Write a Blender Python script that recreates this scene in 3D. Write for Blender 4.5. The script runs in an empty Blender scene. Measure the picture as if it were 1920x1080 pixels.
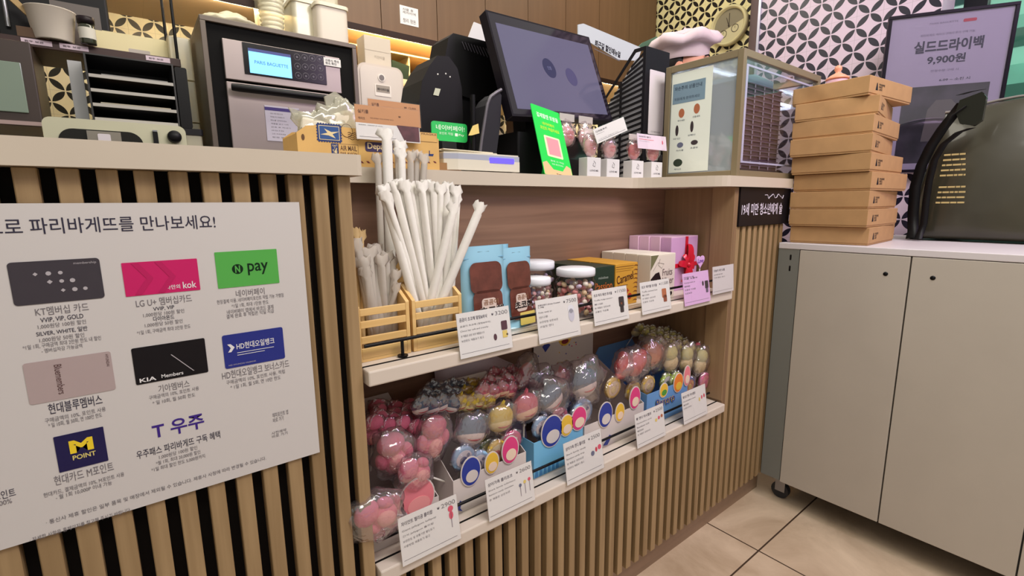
import bpy, math, random
from mathutils import Vector, Matrix
random.seed(7)
C = bpy.context.scene
COL = C.collection
R = math.radians
PI = math.pi

# ------------------------------------------------------------------ camera
YAW, PITCH, ROLL, FPX = 0.66007229, 0.16921284, -0.01060682, 909.09
CAM = Vector((0, 0, 1.15))
fw = Vector((math.sin(YAW)*math.cos(PITCH), math.cos(YAW)*math.cos(PITCH), -math.sin(PITCH)))
r0 = Vector((math.cos(YAW), -math.sin(YAW), 0)); u0 = r0.cross(fw)
cr, sr = math.cos(ROLL), math.sin(ROLL)
RT = cr*r0 + sr*u0; UP = -sr*r0 + cr*u0
cd = bpy.data.cameras.new('camera'); cam = bpy.data.objects.new('camera', cd); COL.objects.link(cam)
cd.sensor_width = 36; cd.lens = 36*FPX/1920; cd.clip_start = .02
m = Matrix((RT, UP, -fw)).transposed().to_4x4(); m.translation = CAM
cam.matrix_world = m
C.camera = cam

def at(px, py, ax, v):
    """where the sight line through a photo point meets the plane axis = v"""
    d = fw + RT*((px-960)/FPX) - UP*((py-540)/FPX)
    i = 'xyz'.index(ax)
    return CAM + d*((v-CAM[i])/d[i])

# ------------------------------------------------------------------ world, light, exposure
W = bpy.data.worlds.new('world'); C.world = W; W.use_nodes = True
bg = W.node_tree.nodes['Background']; bg.inputs[0].default_value = (1.0, .97, .88, 1); bg.inputs[1].default_value = .42
def area(name, loc, target, sx, sy, power, col):
    l = bpy.data.lights.new(name, 'AREA'); l.shape = 'RECTANGLE'; l.size = sx; l.size_y = sy; l.energy = power; l.color = col
    o = bpy.data.objects.new(name, l); COL.objects.link(o); o.location = loc
    o.rotation_euler = (Vector(target)-Vector(loc)).to_track_quat('-Z', 'Y').to_euler()
    return o
area('overhead_light', (.1, -.5, 2.75), (.3, .8, .7), 1.6, .5, 17, (1, .96, .88))
area('overhead_light', (1.3, -.2, 2.75), (1.2, .9, .6), 1.4, .4, 31, (1, .95, .87))
area('overhead_light', (.9, 1.75, 2.7), (.9, 1.6, 1.0), 1.8, .4, 24, (1, .93, .78))
area('overhead_light', (2.5, 1.75, 2.95), (3.1, 2.3, 1.9), .6, .6, 9, (1, .88, .66))  # unseen warm lamp, added to brighten the right cupboards and clock wall
area('sign_light', (2.0, -.9, 2.5), (2.3, .7, 1.2), .9, .5, 15, (.90, .62, 1.0))
C.view_settings.view_transform = 'Standard'; C.view_settings.look = 'None'
C.view_settings.exposure = 0.0; C.view_settings.gamma = 1; C.view_settings.use_curve_mapping = False
C.cycles.transparent_max_bounces = 24; C.cycles.max_bounces = 8

# ------------------------------------------------------------------ materials
def sl(c):
    return tuple(((v/255)/12.92 if v/255 <= .04045 else ((v/255+.055)/1.055)**2.4) for v in c)
MC = {}
def mat(name, col, rough=.5, metal=0, spec=.4, noise=0, nscale=8, emit=0, bump=0, bscale=200, coat=0):
    """procedural material; col in 0-255 srgb"""
    if name in MC: return MC[name]
    M = bpy.data.materials.new(name); M.use_nodes = True; nt = M.node_tree
    b = nt.nodes['Principled BSDF']; c = sl(col)
    b.inputs['Base Color'].default_value = (*c, 1); b.inputs['Roughness'].default_value = rough
    if max(col) < 45: spec = min(spec, .2)
    b.inputs['Metallic'].default_value = metal; b.inputs['Specular IOR Level'].default_value = spec
    if coat: b.inputs['Coat Weight'].default_value = coat; b.inputs['Coat Roughness'].default_value = .08
    tc = nt.nodes.new('ShaderNodeTexCoord')
    if noise:
        n = nt.nodes.new('ShaderNodeTexNoise'); n.inputs['Scale'].default_value = nscale; n.inputs['Detail'].default_value = 4
        nt.links.new(tc.outputs['Object'], n.inputs['Vector'])
        r = nt.nodes.new('ShaderNodeValToRGB')
        r.color_ramp.elements[0].color = (*[x*(1-noise) for x in c], 1); r.color_ramp.elements[0].position = .3
        r.color_ramp.elements[1].color = (*[min(1, x*(1+noise)) for x in c], 1); r.color_ramp.elements[1].position = .7
        nt.links.new(n.outputs['Fac'], r.inputs[0]); nt.links.new(r.outputs[0], b.inputs['Base Color'])
    if bump:
        n2 = nt.nodes.new('ShaderNodeTexNoise'); n2.inputs['Scale'].default_value = bscale
        bp = nt.nodes.new('ShaderNodeBump'); bp.inputs['Strength'].default_value = bump; bp.inputs['Distance'].default_value = .002
        nt.links.new(tc.outputs['Object'], n2.inputs['Vector']); nt.links.new(n2.outputs['Fac'], bp.inputs['Height'])
        nt.links.new(bp.outputs[0], b.inputs['Normal'])
    if emit:
        b.inputs['Emission Color'].default_value = (*c, 1); b.inputs['Emission Strength'].default_value = emit
    MC[name] = M
    return M

def wood(name, c1, c2, axis='z', scale=1.0, rough=.5):
    if name in MC: return MC[name]
    M = bpy.data.materials.new(name); M.use_nodes = True; nt = M.node_tree; b = nt.nodes['Principled BSDF']
    tc = nt.nodes.new('ShaderNodeTexCoord'); mp = nt.nodes.new('ShaderNodeMapping')
    s = [38*scale]*3; s['xyz'.index(axis)] = 1.6*scale
    mp.inputs['Scale'].default_value = s
    n = nt.nodes.new('ShaderNodeTexNoise'); n.inputs['Scale'].default_value = 1.6; n.inputs['Detail'].default_value = 7; n.inputs['Distortion'].default_value = .6
    n2 = nt.nodes.new('ShaderNodeTexNoise'); n2.inputs['Scale'].default_value = .35
    mx = nt.nodes.new('ShaderNodeMath'); mx.operation = 'MULTIPLY_ADD'; mx.inputs[1].default_value = .55
    mm = nt.nodes.new('ShaderNodeMath'); mm.operation = 'MULTIPLY'; mm.inputs[1].default_value = .45
    r = nt.nodes.new('ShaderNodeValToRGB'); r.color_ramp.elements[0].position = .33; r.color_ramp.elements[1].position = .68
    r.color_ramp.elements[0].color = (*sl(c1), 1); r.color_ramp.elements[1].color = (*sl(c2), 1)
    L = nt.links.new
    L(tc.outputs['Object'], mp.inputs[0]); L(mp.outputs[0], n.inputs['Vector']); L(mp.outputs[0], n2.inputs['Vector'])
    L(n2.outputs['Fac'], mm.inputs[0]); L(n.outputs['Fac'], mx.inputs[0]); L(mm.outputs[0], mx.inputs[2])
    L(mx.outputs[0], r.inputs[0]); L(r.outputs[0], b.inputs['Base Color']); b.inputs['Roughness'].default_value = rough
    bp = nt.nodes.new('ShaderNodeBump'); bp.inputs['Strength'].default_value = .12; bp.inputs['Distance'].default_value = .0012
    L(n.outputs['Fac'], bp.inputs['Height']); L(bp.outputs[0], b.inputs['Normal'])
    MC[name] = M
    return M

def nmath(nt, op, a, b=None):
    n = nt.nodes.new('ShaderNodeMath'); n.operation = op
    for i, v in enumerate((a, b)):
        if v is None: continue
        if isinstance(v, (int, float)): n.inputs[i].default_value = v
        else: nt.links.new(v, n.inputs[i])
    return n.outputs[0]

def clear(name, tint=(255, 255, 255), gloss=.12, rough=.08, body=0, bodycol=(255, 255, 255), bump=0):
    """thin clear plastic or glass: mostly passes light, some gloss, optionally milky"""
    if name in MC: return MC[name]
    M = bpy.data.materials.new(name); M.use_nodes = True; nt = M.node_tree; nt.nodes.clear(); L = nt.links.new
    o = nt.nodes.new('ShaderNodeOutputMaterial'); t = nt.nodes.new('ShaderNodeBsdfTransparent'); t.inputs[0].default_value = (*sl(tint), 1)
    g = nt.nodes.new('ShaderNodeBsdfGlossy'); g.inputs['Roughness'].default_value = rough
    if bump:
        tc = nt.nodes.new('ShaderNodeTexCoord'); nz = nt.nodes.new('ShaderNodeTexNoise'); nz.inputs['Scale'].default_value = 55; nz.inputs['Detail'].default_value = 1.5; nz.inputs['Distortion'].default_value = 1.2
        bp = nt.nodes.new('ShaderNodeBump'); bp.inputs['Strength'].default_value = bump; bp.inputs['Distance'].default_value = .006
        L(tc.outputs['Object'], nz.inputs['Vector']); L(nz.outputs['Fac'], bp.inputs['Height']); L(bp.outputs[0], g.inputs['Normal'])
    lw = nt.nodes.new('ShaderNodeLayerWeight'); f0 = nmath(nt, 'MULTIPLY', nmath(nt, 'POWER', lw.outputs['Facing'], 4.0), .45)
    a = nt.nodes.new('ShaderNodeMath'); a.operation = 'ADD'; a.inputs[1].default_value = gloss; a.use_clamp = True
    m1 = nt.nodes.new('ShaderNodeMixShader'); L(f0, a.inputs[0]); L(a.outputs[0], m1.inputs[0]); 
    if body:
        d = nt.nodes.new('ShaderNodeBsdfDiffuse'); d.inputs[0].default_value = (*sl(bodycol), 1)
        m2 = nt.nodes.new('ShaderNodeMixShader'); m2.inputs[0].default_value = body
        L(t.outputs[0], m2.inputs[1]); L(d.outputs[0], m2.inputs[2]); L(m2.outputs[0], m1.inputs[1])
    else: L(t.outputs[0], m1.inputs[1])
    L(g.outputs[0], m1.inputs[2]); L(m1.outputs[0], o.inputs[0])
    MC[name] = M
    return M

def petal_tile(name, ax, off, light, dark, size=.10):
    """wall tile printed with four dark petals in a circle, thin grout"""
    M = bpy.data.materials.new(name); M.use_nodes = True; nt = M.node_tree; b = nt.nodes['Principled BSDF']
    tc = nt.nodes.new('ShaderNodeTexCoord'); sp = nt.nodes.new('ShaderNodeSeparateXYZ'); nt.links.new(tc.outputs['Object'], sp.inputs[0])
    u = nmath(nt, 'DIVIDE', nmath(nt, 'ADD', sp.outputs[ax], off[0]), size); v = nmath(nt, 'DIVIDE', nmath(nt, 'ADD', sp.outputs[2], off[1]), size)
    a = nmath(nt, 'ABSOLUTE', nmath(nt, 'SUBTRACT', nmath(nt, 'FRACT', u), .5)); c = nmath(nt, 'ABSOLUTE', nmath(nt, 'SUBTRACT', nmath(nt, 'FRACT', v), .5))
    def rad(p, q): return nmath(nt, 'SQRT', nmath(nt, 'ADD', nmath(nt, 'MULTIPLY', p, p), nmath(nt, 'MULTIPLY', q, q)))
    r1 = rad(a, c); r2 = rad(nmath(nt, 'SUBTRACT', .5, a), nmath(nt, 'SUBTRACT', .5, c))  # milky body of the left pane is a painted reflection of bright windows
    dk = nmath(nt, 'LESS_THAN', nmath(nt, 'MAXIMUM', r1, r2), .478)
    gr = nmath(nt, 'LESS_THAN', nmath(nt, 'MINIMUM', nmath(nt, 'SUBTRACT', .5, a), nmath(nt, 'SUBTRACT', .5, c)), .008)
    m1 = nt.nodes.new('ShaderNodeMix'); m1.data_type = 'RGBA'; m1.inputs[6].default_value = (*sl(light), 1); m1.inputs[7].default_value = (*[x*.72 for x in sl(light)], 1)
    nt.links.new(gr, m1.inputs[0])
    m2 = nt.nodes.new('ShaderNodeMix'); m2.data_type = 'RGBA'; m2.inputs[7].default_value = (*sl(dark), 1)
    nt.links.new(dk, m2.inputs[0]); nt.links.new(m1.outputs[2], m2.inputs[6]); nt.links.new(m2.outputs[2], b.inputs['Base Color'])
    b.inputs['Roughness'].default_value = .35
    return M

def floor_mat():
    M = bpy.data.materials.new('floor_tile'); M.use_nodes = True; nt = M.node_tree; b = nt.nodes['Principled BSDF']
    tc = nt.nodes.new('ShaderNodeTexCoord'); sp = nt.nodes.new('ShaderNodeSeparateXYZ'); nt.links.new(tc.outputs['Object'], sp.inputs[0])
    u = nmath(nt, 'FRACT', nmath(nt, 'DIVIDE', nmath(nt, 'SUBTRACT', sp.outputs[0], 1.535-6), .6)); v = nmath(nt, 'FRACT', nmath(nt, 'DIVIDE', nmath(nt, 'SUBTRACT', sp.outputs[1], .646-6), .6))
    du = nmath(nt, 'MINIMUM', u, nmath(nt, 'SUBTRACT', 1, u)); dv = nmath(nt, 'MINIMUM', v, nmath(nt, 'SUBTRACT', 1, v))
    g = nmath(nt, 'LESS_THAN', nmath(nt, 'MINIMUM', du, dv), .0045)
    n = nt.nodes.new('ShaderNodeTexNoise'); n.inputs['Scale'].default_value = 3.2; n.inputs['Detail'].default_value = 9; n.inputs['Roughness'].default_value = .65; n.inputs['Distortion'].default_value = .5
    nt.links.new(tc.outputs['Object'], n.inputs['Vector'])
    r = nt.nodes.new('ShaderNodeValToRGB'); r.color_ramp.elements[0].position = .33; r.color_ramp.elements[1].position = .7
    r.color_ramp.elements[0].color = (*sl((176, 152, 126)), 1); r.color_ramp.elements[1].color = (*sl((222, 200, 174)), 1)
    nt.links.new(n.outputs['Fac'], r.inputs[0])
    m2 = nt.nodes.new('ShaderNodeMix'); m2.data_type = 'RGBA'; m2.inputs[7].default_value = (*sl((70, 52, 40)), 1)
    nt.links.new(g, m2.inputs[0]); nt.links.new(r.outputs[0], m2.inputs[6]); nt.links.new(m2.outputs[2], b.inputs['Base Color'])
    b.inputs['Roughness'].default_value = .42
    return M

WHITE = lambda: mat('white_laminate', (212, 200, 188), .35, noise=.02)
BLACK = lambda: mat('black_plastic', (16, 15, 18), .38)
PAPER = lambda: mat('white_paper', (226, 223, 222), .6)
INK = lambda: mat('dark_ink', (34, 30, 38), .6)
GREYINK = lambda: mat('grey_ink', (110, 106, 112), .6)
ACRYL = lambda: clear('clear_acrylic', gloss=.04, rough=.03)
FILM = lambda: clear('clear_film', gloss=.10, rough=.18, body=.05)
SLATW = lambda: wood('slat_wood', (134, 108, 74), (172, 144, 106), 'z')
SIDEW = lambda: wood('panel_wood_upright', (120, 92, 66), (152, 122, 90), 'z', .8)
BACKW = lambda: wood('panel_wood_level', (112, 82, 66), (146, 112, 92), 'x', .8)
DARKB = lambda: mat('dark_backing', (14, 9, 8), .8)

# ------------------------------------------------------------------ mesh builder
class MB:
    def __init__(s): s.v = []; s.f = []; s.m = []; s.sm = []; s.mats = []
    def mi(s, m):
        if m not in s.mats: s.mats.append(m)
        return s.mats.index(m)
    def add(s, vs, fs, m, smooth=False, M=None):
        o = len(s.v); i = s.mi(m)
        s.v += [tuple(M @ Vector(p)) if M is not None else tuple(p) for p in vs]
        for f in fs: s.f.append([o+k for k in f]); s.m.append(i); s.sm.append(smooth)
        return s
    def box(s, x0, x1, y0, y1, z0, z1, m, M=None):
        vs = [(x, y, z) for z in (z0, z1) for x, y in ((x0, y0), (x1, y0), (x1, y1), (x0, y1))]
        return s.add(vs, [(3, 2, 1, 0), (4, 5, 6, 7), (0, 1, 5, 4), (1, 2, 6, 5), (2, 3, 7, 6), (3, 0, 4, 7)], m, False, M)
    def cyl(s, a, b, r, m, n=16, r2=None, caps=True):
        a = Vector(a); b = Vector(b); q = (b-a).to_track_quat('Z', 'Y'); r2 = r if r2 is None else r2
        vs = [a + q @ Vector((r*math.cos(2*PI*i/n), r*math.sin(2*PI*i/n), 0)) for i in range(n)] + [b + q @ Vector((r2*math.cos(2*PI*i/n), r2*math.sin(2*PI*i/n), 0)) for i in range(n)]
        s.add(vs, [(i, (i+1) % n, n+(i+1) % n, n+i) for i in range(n)], m, True)
        if caps: s.add(vs, [tuple(reversed(range(n))), tuple(range(n, 2*n))], m)
        return s
    def tube(s, pts, r, m, n=10, caps=True):
        pts = [Vector(p) for p in pts]; rs = r if isinstance(r, (list, tuple)) else [r]*len(pts); vs = []; ref = Vector((0.13, .21, 1)).normalized()
        for i, p in enumerate(pts):
            t = (pts[min(i+1, len(pts)-1)]-pts[max(i-1, 0)]).normalized()
            a = t.cross(ref)
            if a.length < .05: a = t.cross(Vector((1, 0, 0)))
            a.normalize(); b = t.cross(a)
            vs += [p + (a*math.cos(2*PI*k/n)+b*math.sin(2*PI*k/n))*rs[i] for k in range(n)]
        fs = [(i*n+k, i*n+(k+1) % n, (i+1)*n+(k+1) % n, (i+1)*n+k) for i in range(len(pts)-1) for k in range(n)]
        s.add(vs, fs, m, True)
        if caps: s.add(vs, [tuple(reversed(range(n))), tuple(range(len(vs)-n, len(vs)))], m)
        return s
    def lathe(s, prof, m, n=28, c=(0, 0, 0), M=None):
        vs = [(c[0]+r*math.cos(2*PI*k/n), c[1]+r*math.sin(2*PI*k/n), c[2]+z) for r, z in prof for k in range(n)]
        return s.add(vs, [(i*n+k, i*n+(k+1) % n, (i+1)*n+(k+1) % n, (i+1)*n+k) for i in range(len(prof)-1) for k in range(n)], m, True, M)
    def prism(s, poly, a0, a1, m, plane='xz', M=None, smooth=False):
        """poly extruded between a0 and a1 along the third axis"""
        P = {'xz': lambda p, a: (p[0], a, p[1]), 'xy': lambda p, a: (p[0], p[1], a), 'yz': lambda p, a: (a, p[0], p[1])}[plane]
        n = len(poly); vs = [P(p, a0) for p in poly] + [P(p, a1) for p in poly]
        s.add(vs, [tuple(range(n)), tuple(reversed(range(n, 2*n)))], m, False, M)
        return s.add(vs, [(i, n+i, n+(i+1) % n, (i+1) % n) for i in range(n)], m, smooth, M)
    def ell(s, c, r, m, n=18, k=12, M=None, fn=None):
        vs = []
        for i in range(k+1):
            th = PI*i/k
            for j in range(n):
                ph = 2*PI*j/n; d = Vector((math.sin(th)*math.cos(ph), math.sin(th)*math.sin(ph), math.cos(th)))
                w = fn(d) if fn else 1
                vs.append((c[0]+r[0]*d.x*w, c[1]+r[1]*d.y*w, c[2]+r[2]*d.z*w))
        return s.add(vs, [((i+1)*n+j, (i+1)*n+(j+1) % n, i*n+(j+1) % n, i*n+j) for i in range(k) for j in range(n)], m, True, M)
    def rrect(s, x0, x1, z0, z1, rad, y0, y1, m, M=None, n=5):
        return s.prism(rr(x0, x1, z0, z1, rad, n), y0, y1, m, 'xz', M)
    def disc(s, x, z, r, y0, y1, m, n=28, rz=None, M=None):
        return s.prism([(x+r*math.cos(2*PI*i/n), z+(rz or r)*math.sin(2*PI*i/n)) for i in range(n)], y0, y1, m, 'xz', M)
    def text(s, t, x0, x1, z0, z1, y, m, bold=0, M=None, align='fit'):
        """writing laid on the plane y, filling x0..x1 and z0..z1 (align l/c/r: natural width inside)"""
        vs, fs, w, h, bx, bz = glyphs(t, bold)
        if w <= 0 or h <= 0: return s
        sz = (z1-z0)/h; sx = (x1-x0)/w
        if align != 'fit':
            sx = min(sx, sz); w2 = w*sx
            if align == 'c': x0 = (x0+x1-w2)/2
            elif align == 'r': x0 = x1-w2
        return s.add([(x0+(a-bx)*sx, y, z0+(b-bz)*sz) for a, b in vs], fs, m, False, M)
    def build(s, name, parent=None, bevel=0, seg=2, loc=None, rot=None, sub=0):
        me = bpy.data.meshes.new(name); me.from_pydata(s.v, [], s.f); me.update()
        for m in s.mats: me.materials.append(m)
        for p, i, q in zip(me.polygons, s.m, s.sm): p.material_index = i; p.use_smooth = q
        o = bpy.data.objects.new(name, me); COL.objects.link(o)
        if parent: o.parent = parent
        if loc is not None: o.location = loc
        if rot is not None: o.rotation_euler = rot
        if bevel:
            b = o.modifiers.new('bevel', 'BEVEL'); b.width = bevel; b.segments = seg; b.limit_method = 'ANGLE'; b.angle_limit = R(50); b.harden_normals = False
        if sub:
            q = o.modifiers.new('sub', 'SUBSURF'); q.levels = q.render_levels = sub
        return o

def rr(x0, x1, z0, z1, rad, n=5):
    out = []
    for cx, cz, a in ((x1-rad, z1-rad, 0), (x0+rad, z1-rad, 90), (x0+rad, z0+rad, 180), (x1-rad, z0+rad, 270)):
        out += [(cx+rad*math.cos(R(a+90*i/n)), cz+rad*math.sin(R(a+90*i/n))) for i in range(n+1)]
    return out

GC = {}
def glyphs(t, bold=0):
    k = (t, bold)
    if k in GC: return GC[k]
    cu = bpy.data.curves.new('t', 'FONT'); cu.body = t; cu.size = 1; cu.resolution_u = 3; cu.offset = bold
    o = bpy.data.objects.new('t', cu)
    me = o.to_mesh()
    vs = [(v.co.x, v.co.y) for v in me.vertices]; fs = [tuple(p.vertices) for p in me.polygons]
    bpy.data.objects.remove(o); bpy.data.curves.remove(cu)
    if not vs: GC[k] = ([], [], 0, 0, 0, 0); return GC[k]
    xs = [a for a, b in vs]; zs = [b for a, b in vs]
    GC[k] = (vs, fs, max(xs)-min(xs), max(zs)-min(zs), min(xs), min(zs))
    return GC[k]

def tag(o, label, cat, group=None):
    o['label'] = label; o['category'] = cat
    if group: o['group'] = group
    return o
def thing(name, label, cat, loc=(0, 0, 0), rz=0, group=None, rot=None):
    o = bpy.data.objects.new(name, None); COL.objects.link(o); o.empty_display_size = .02
    o.location = loc; o.rotation_euler = rot if rot else (0, 0, rz)
    return tag(o, label, cat, group)
def struct(o): o['kind'] = 'structure'; return o
def dup(root, loc, rot=None, label=None, group=None, scale=None):
    r = root.copy(); COL.objects.link(r); r.location = loc
    if rot is not None: r.rotation_euler = rot
    if scale: r.scale = scale
    if label: r['label'] = label
    if group: r['group'] = group
    for ch in list(root.children):
        c = ch.copy(); COL.objects.link(c); c.parent = r
        for g in list(ch.children):
            d = g.copy(); COL.objects.link(d); d.parent = c
    return r
def basis(o, ex, ez, loc):
    ex = Vector(ex).normalized(); ez = Vector(ez); ez = (ez-ex*ez.dot(ex)).normalized(); ey = ez.cross(ex)
    mm = Matrix((ex, ey, ez)).transposed().to_4x4(); mm.translation = Vector(loc)
    o.matrix_world = mm
    return o

# ================================================================== THE ROOM
struct(MB().box(-3, 6, -3, 4, -.05, 0, floor_mat()).build('floor'))
BW = petal_tile('petal_tile_back', 0, (5.012, 5.04), (232, 226, 198), (30, 30, 26), .10)
struct(MB().box(-2.2, 3.45, 2.95, 3.05, 0, 3, BW).build('wall_back'))
CW = petal_tile('petal_tile_side', 1, (5.0, 5.055), (232, 224, 176), (26, 20, 18), .10)
struct(MB().box(3.40, 3.50, 1.766, 2.95, 0, 3, CW).build('wall_side'))
PW = petal_tile('petal_tile_pillar', 1, (5.0, 5.03), (216, 196, 214), (26, 22, 44), .10)
struct(MB().box(2.68, 2.86, .60, 1.335, 0, 3, PW).build('wall_pillar'))
struct(MB().box(2.672, 2.682, 1.335, 1.347, 0, 3, mat('pale_metal', (196, 196, 214), .3, .6)).build('trim_1'))
struct(MB().prism([(2.70, 1.36), (3.50, 1.36), (3.50, 1.765), (3.399, 1.765)], 0, 3, mat('dusky_plaster', (112, 96, 110), .7), 'xy').build('wall_return'))
struct(MB().box(-2.3, -2.2, .9, 3.05, 0, 3, mat('brown_plaster', (60, 46, 40), .7)).build('wall_left'))
# dark glass shop front to the right, green shelves behind the panes
wf = struct(MB().box(3.0, 3.06, -1.6, .598, 0, .9, mat('dark_frame', (30, 30, 36), .4)).box(3.0, 3.06, .52, .598, .9, 3, mat('dark_frame', 0)).box(3.0, 3.06, -1.6, .52, 2.86, 3, mat('dark_frame', 0)).build('window_1'))
pn = MB().box(3.025, 3.031, -1.6, .52, .9, 2.86, clear('window_glass', (226, 240, 234), .08, .03)).build('pane', wf)
struct(MB().box(3.7, 3.75, -1.9, .9, 0, 3, mat('green_white_glow', (170, 214, 202), .6, noise=.3, nscale=3, emit=.35)).build('wall_right_glow'))  # emission in the wall colour stands in for brightness behind the panes
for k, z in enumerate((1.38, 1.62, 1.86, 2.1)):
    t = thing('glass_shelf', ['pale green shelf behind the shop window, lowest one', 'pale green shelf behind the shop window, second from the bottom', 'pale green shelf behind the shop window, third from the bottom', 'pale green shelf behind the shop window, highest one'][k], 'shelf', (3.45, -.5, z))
    MB().box(-.2, .24, -1.1, 1.2, -.02, .02, mat('mint_shelf_glow', (206, 236, 226), .3, emit=.35)).build('board', t)  # boards emit as well: light on the shelves put into their colour
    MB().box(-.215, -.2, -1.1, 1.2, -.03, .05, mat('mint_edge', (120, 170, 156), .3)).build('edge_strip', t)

# ================================================================== BROWN WALL CUPBOARDS
cb = wood('brown_laminate', (100, 74, 50), (112, 84, 58), 'z', .5)
EX = [.146, .470, .794, 1.118, 1.442, 1.766, 2.09, 2.414, 2.738, 3.062, 3.385]
wl = ['left end of the row', 'behind the appliances', 'above the wide oven', 'with a white label, above the paper towel box', 'right of the white label', 'above the black printer', 'behind the top of the monitor', 'behind the white banner', 'second from the tiled wall', 'beside the tiled wall with the clock']
for i in range(10):
    t = thing('wall_cupboard', 'brown laminate wall cupboard %s' % wl[i], 'cupboard', (EX[i], 2.5, 2.030), group='wall cupboards over the back counter')
    w = EX[i+1]-EX[i]
    MB().box(0, w, .02, .449, 0, .9, mat('cupboard_carcass', (70, 52, 42), .6)).build('body', t)
    MB().box(.002, w-.002, 0, .018, 0, .9, cb).build('door', t)
    if i == 3:
        lb = MB().box(-.22+w, -.115+w, -.002, 0, .06, .15, PAPER()).text('사용 후\n제자리에', -.205+w, -.13+w, .112, .14, -.0025, INK()).text('정리 정돈', -.205+w, -.13+w, .07, .09, -.0025, INK()).build('label_sticker', t)
struct(MB().box(.146, 3.399, 2.47, 2.949, 2.018, 2.029, mat('light_rail', (214, 186, 148), .5)).box(.146, 3.399, 2.46, 2.47, 2.000, 2.029, mat('rail_dark', (44, 28, 22), .5)).build('trim_2'))
led = tag(MB().box(-.45, 3.3, 2.4715, 2.482, 2.004, 2.0175, mat('warm_led', (255, 232, 190), .5, emit=75)).build('led_strip'), 'warm glowing light strip under the brown cupboards', 'light')

# back work counter
t = thing('back_counter', 'white back work counter along the tiled wall under the cupboards', 'counter', (0, 0, 0))
MB().box(-2.1, 3.3, 2.02, 2.949, 1.14, 1.17, WHITE()).build('worktop', t, .004)
MB().box(-2.1, 3.3, 2.06, 2.949, 0, 1.14, mat('counter_brown', (84, 66, 54), .6)).build('body', t)

# ================================================================== SERVICE COUNTER
SP = 'service_counter'
t = thing(SP, 'slatted wooden service counter with an open display bay', 'counter', (0, 0, 0))
mb = MB()
for k in range(0, 18):
    x = .268-.037*k
    mb.box(x, x+.0215, .80, .822, .09, 1.1995, SLATW())
mb.build('slatted_panel', t, .0012, 1)
mb = MB()
k = 0
x = 1.5445
xs = []
while x > .30: xs.append(x); x -= .0392
for x in xs[1:]:
    mb.box(x, x+.021, .80, .822, .09, .445, SLATW())
mb.build('slatted_panel', t, .0012, 1)
mb = MB()
for k in range(9):
    x = 1.5445+.0392*k
    mb.box(x, x+.021, .80, .822, .09, 1.0735, SLATW())
mb.build('slatted_panel', t, .0012, 1)
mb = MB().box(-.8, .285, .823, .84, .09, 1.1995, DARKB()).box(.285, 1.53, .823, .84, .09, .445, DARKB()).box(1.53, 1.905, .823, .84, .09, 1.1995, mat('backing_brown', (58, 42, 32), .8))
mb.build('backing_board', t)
MB().box(-.8, 1.905, .83, .85, .0, .09, wood('plinth_wood', (128, 104, 84), (156, 128, 104), 'x', .5)).build('plinth', t)
MB().box(1.5215, 1.5425, .799, .84, .445, 1.1995, SIDEW()).box(1.5215, 1.5385, .84, 1.06, .40, 1.1995, SIDEW()).build('side_panel', t, .001, 1)
MB().box(1.519, 1.5215, .80, .875, .485, 1.1995, wood('panel_edge_wood', (138, 110, 80), (164, 134, 100), 'z')).build('edge_board', t)
MB().box(.272, .289, .823, 1.06, .40, 1.1995, SIDEW()).build('side_panel', t)
MB().box(.289, 1.5215, 1.06, 1.075, .40, 1.1995, BACKW()).build('back_panel', t)
MB().box(-.8, 1.55, 1.0755, 1.30, .0, 1.1995, mat('carcass_brown', (70, 54, 44), .7)).build('body', t)
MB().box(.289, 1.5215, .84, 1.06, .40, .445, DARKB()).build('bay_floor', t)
# black sign on the right end of the counter
sg = thing('age_notice_sign', 'black notice sign with white writing over the right slats', 'sign', (1.545, .797, 1.0745))
MB().box(0, .36, -.003, .025, 0, .124, mat('sign_black', (26, 22, 26), .35)).build('board', sg)
MB().text('19세 미만 청소년에게 술', .012, .300, .034, .074, -.0035, mat('sign_white', (224, 216, 232), .5), .012).build('lettering', sg)
wv = [(.160+.0145*i+.004*math.sin(i*1.7), -.0045, .096+.008*math.sin(i*1.9+.6)) for i in range(11)]
pts = []
for i in range(len(wv)-1):
    for q in range(5): pts.append(tuple(wv[i][j]+(wv[i+1][j]-wv[i][j])*(.5-.5*math.cos(PI*q/5)) if j == 2 else wv[i][j]+(wv[i+1][j]-wv[i][j])*q/5 for j in range(3)))
MB().tube(pts, .0011, mat('sign_white', 0), 6).build('squiggle_mark', sg)

# countertop slab: stands forward at both ends, set back over the display bay
poly = [(-.9, .785), (.297, .785)]
poly += [(.297+.010*math.sin(R(a)), .795-.010*math.cos(R(a))) for a in (30, 60, 90)]
poly += [(.307, 1.018), (1.27, 1.018)]
for i in range(1, 14):
    s_ = i/14; e = s_*s_*(3-2*s_); poly.append((1.27+.19*s_, 1.018-.233*e))
poly += [(1.46, .785), (1.897, .785)] + [(1.897+.010*math.sin(R(a)), .795-.010*math.cos(R(a))) for a in (30, 60, 90)] + [(1.907, .99), (2.16, .99), (2.16, 1.10), (1.56, 1.10), (1.56, 1.42), (-.9, 1.42)]
tag(MB().prism(poly, 1.200, 1.2325, mat('countertop_white', (200, 188, 172), .35, noise=.02), 'xy').build('countertop', None, .0045, 3), 'white laminate countertop on the slatted service counter', 'countertop')

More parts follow.
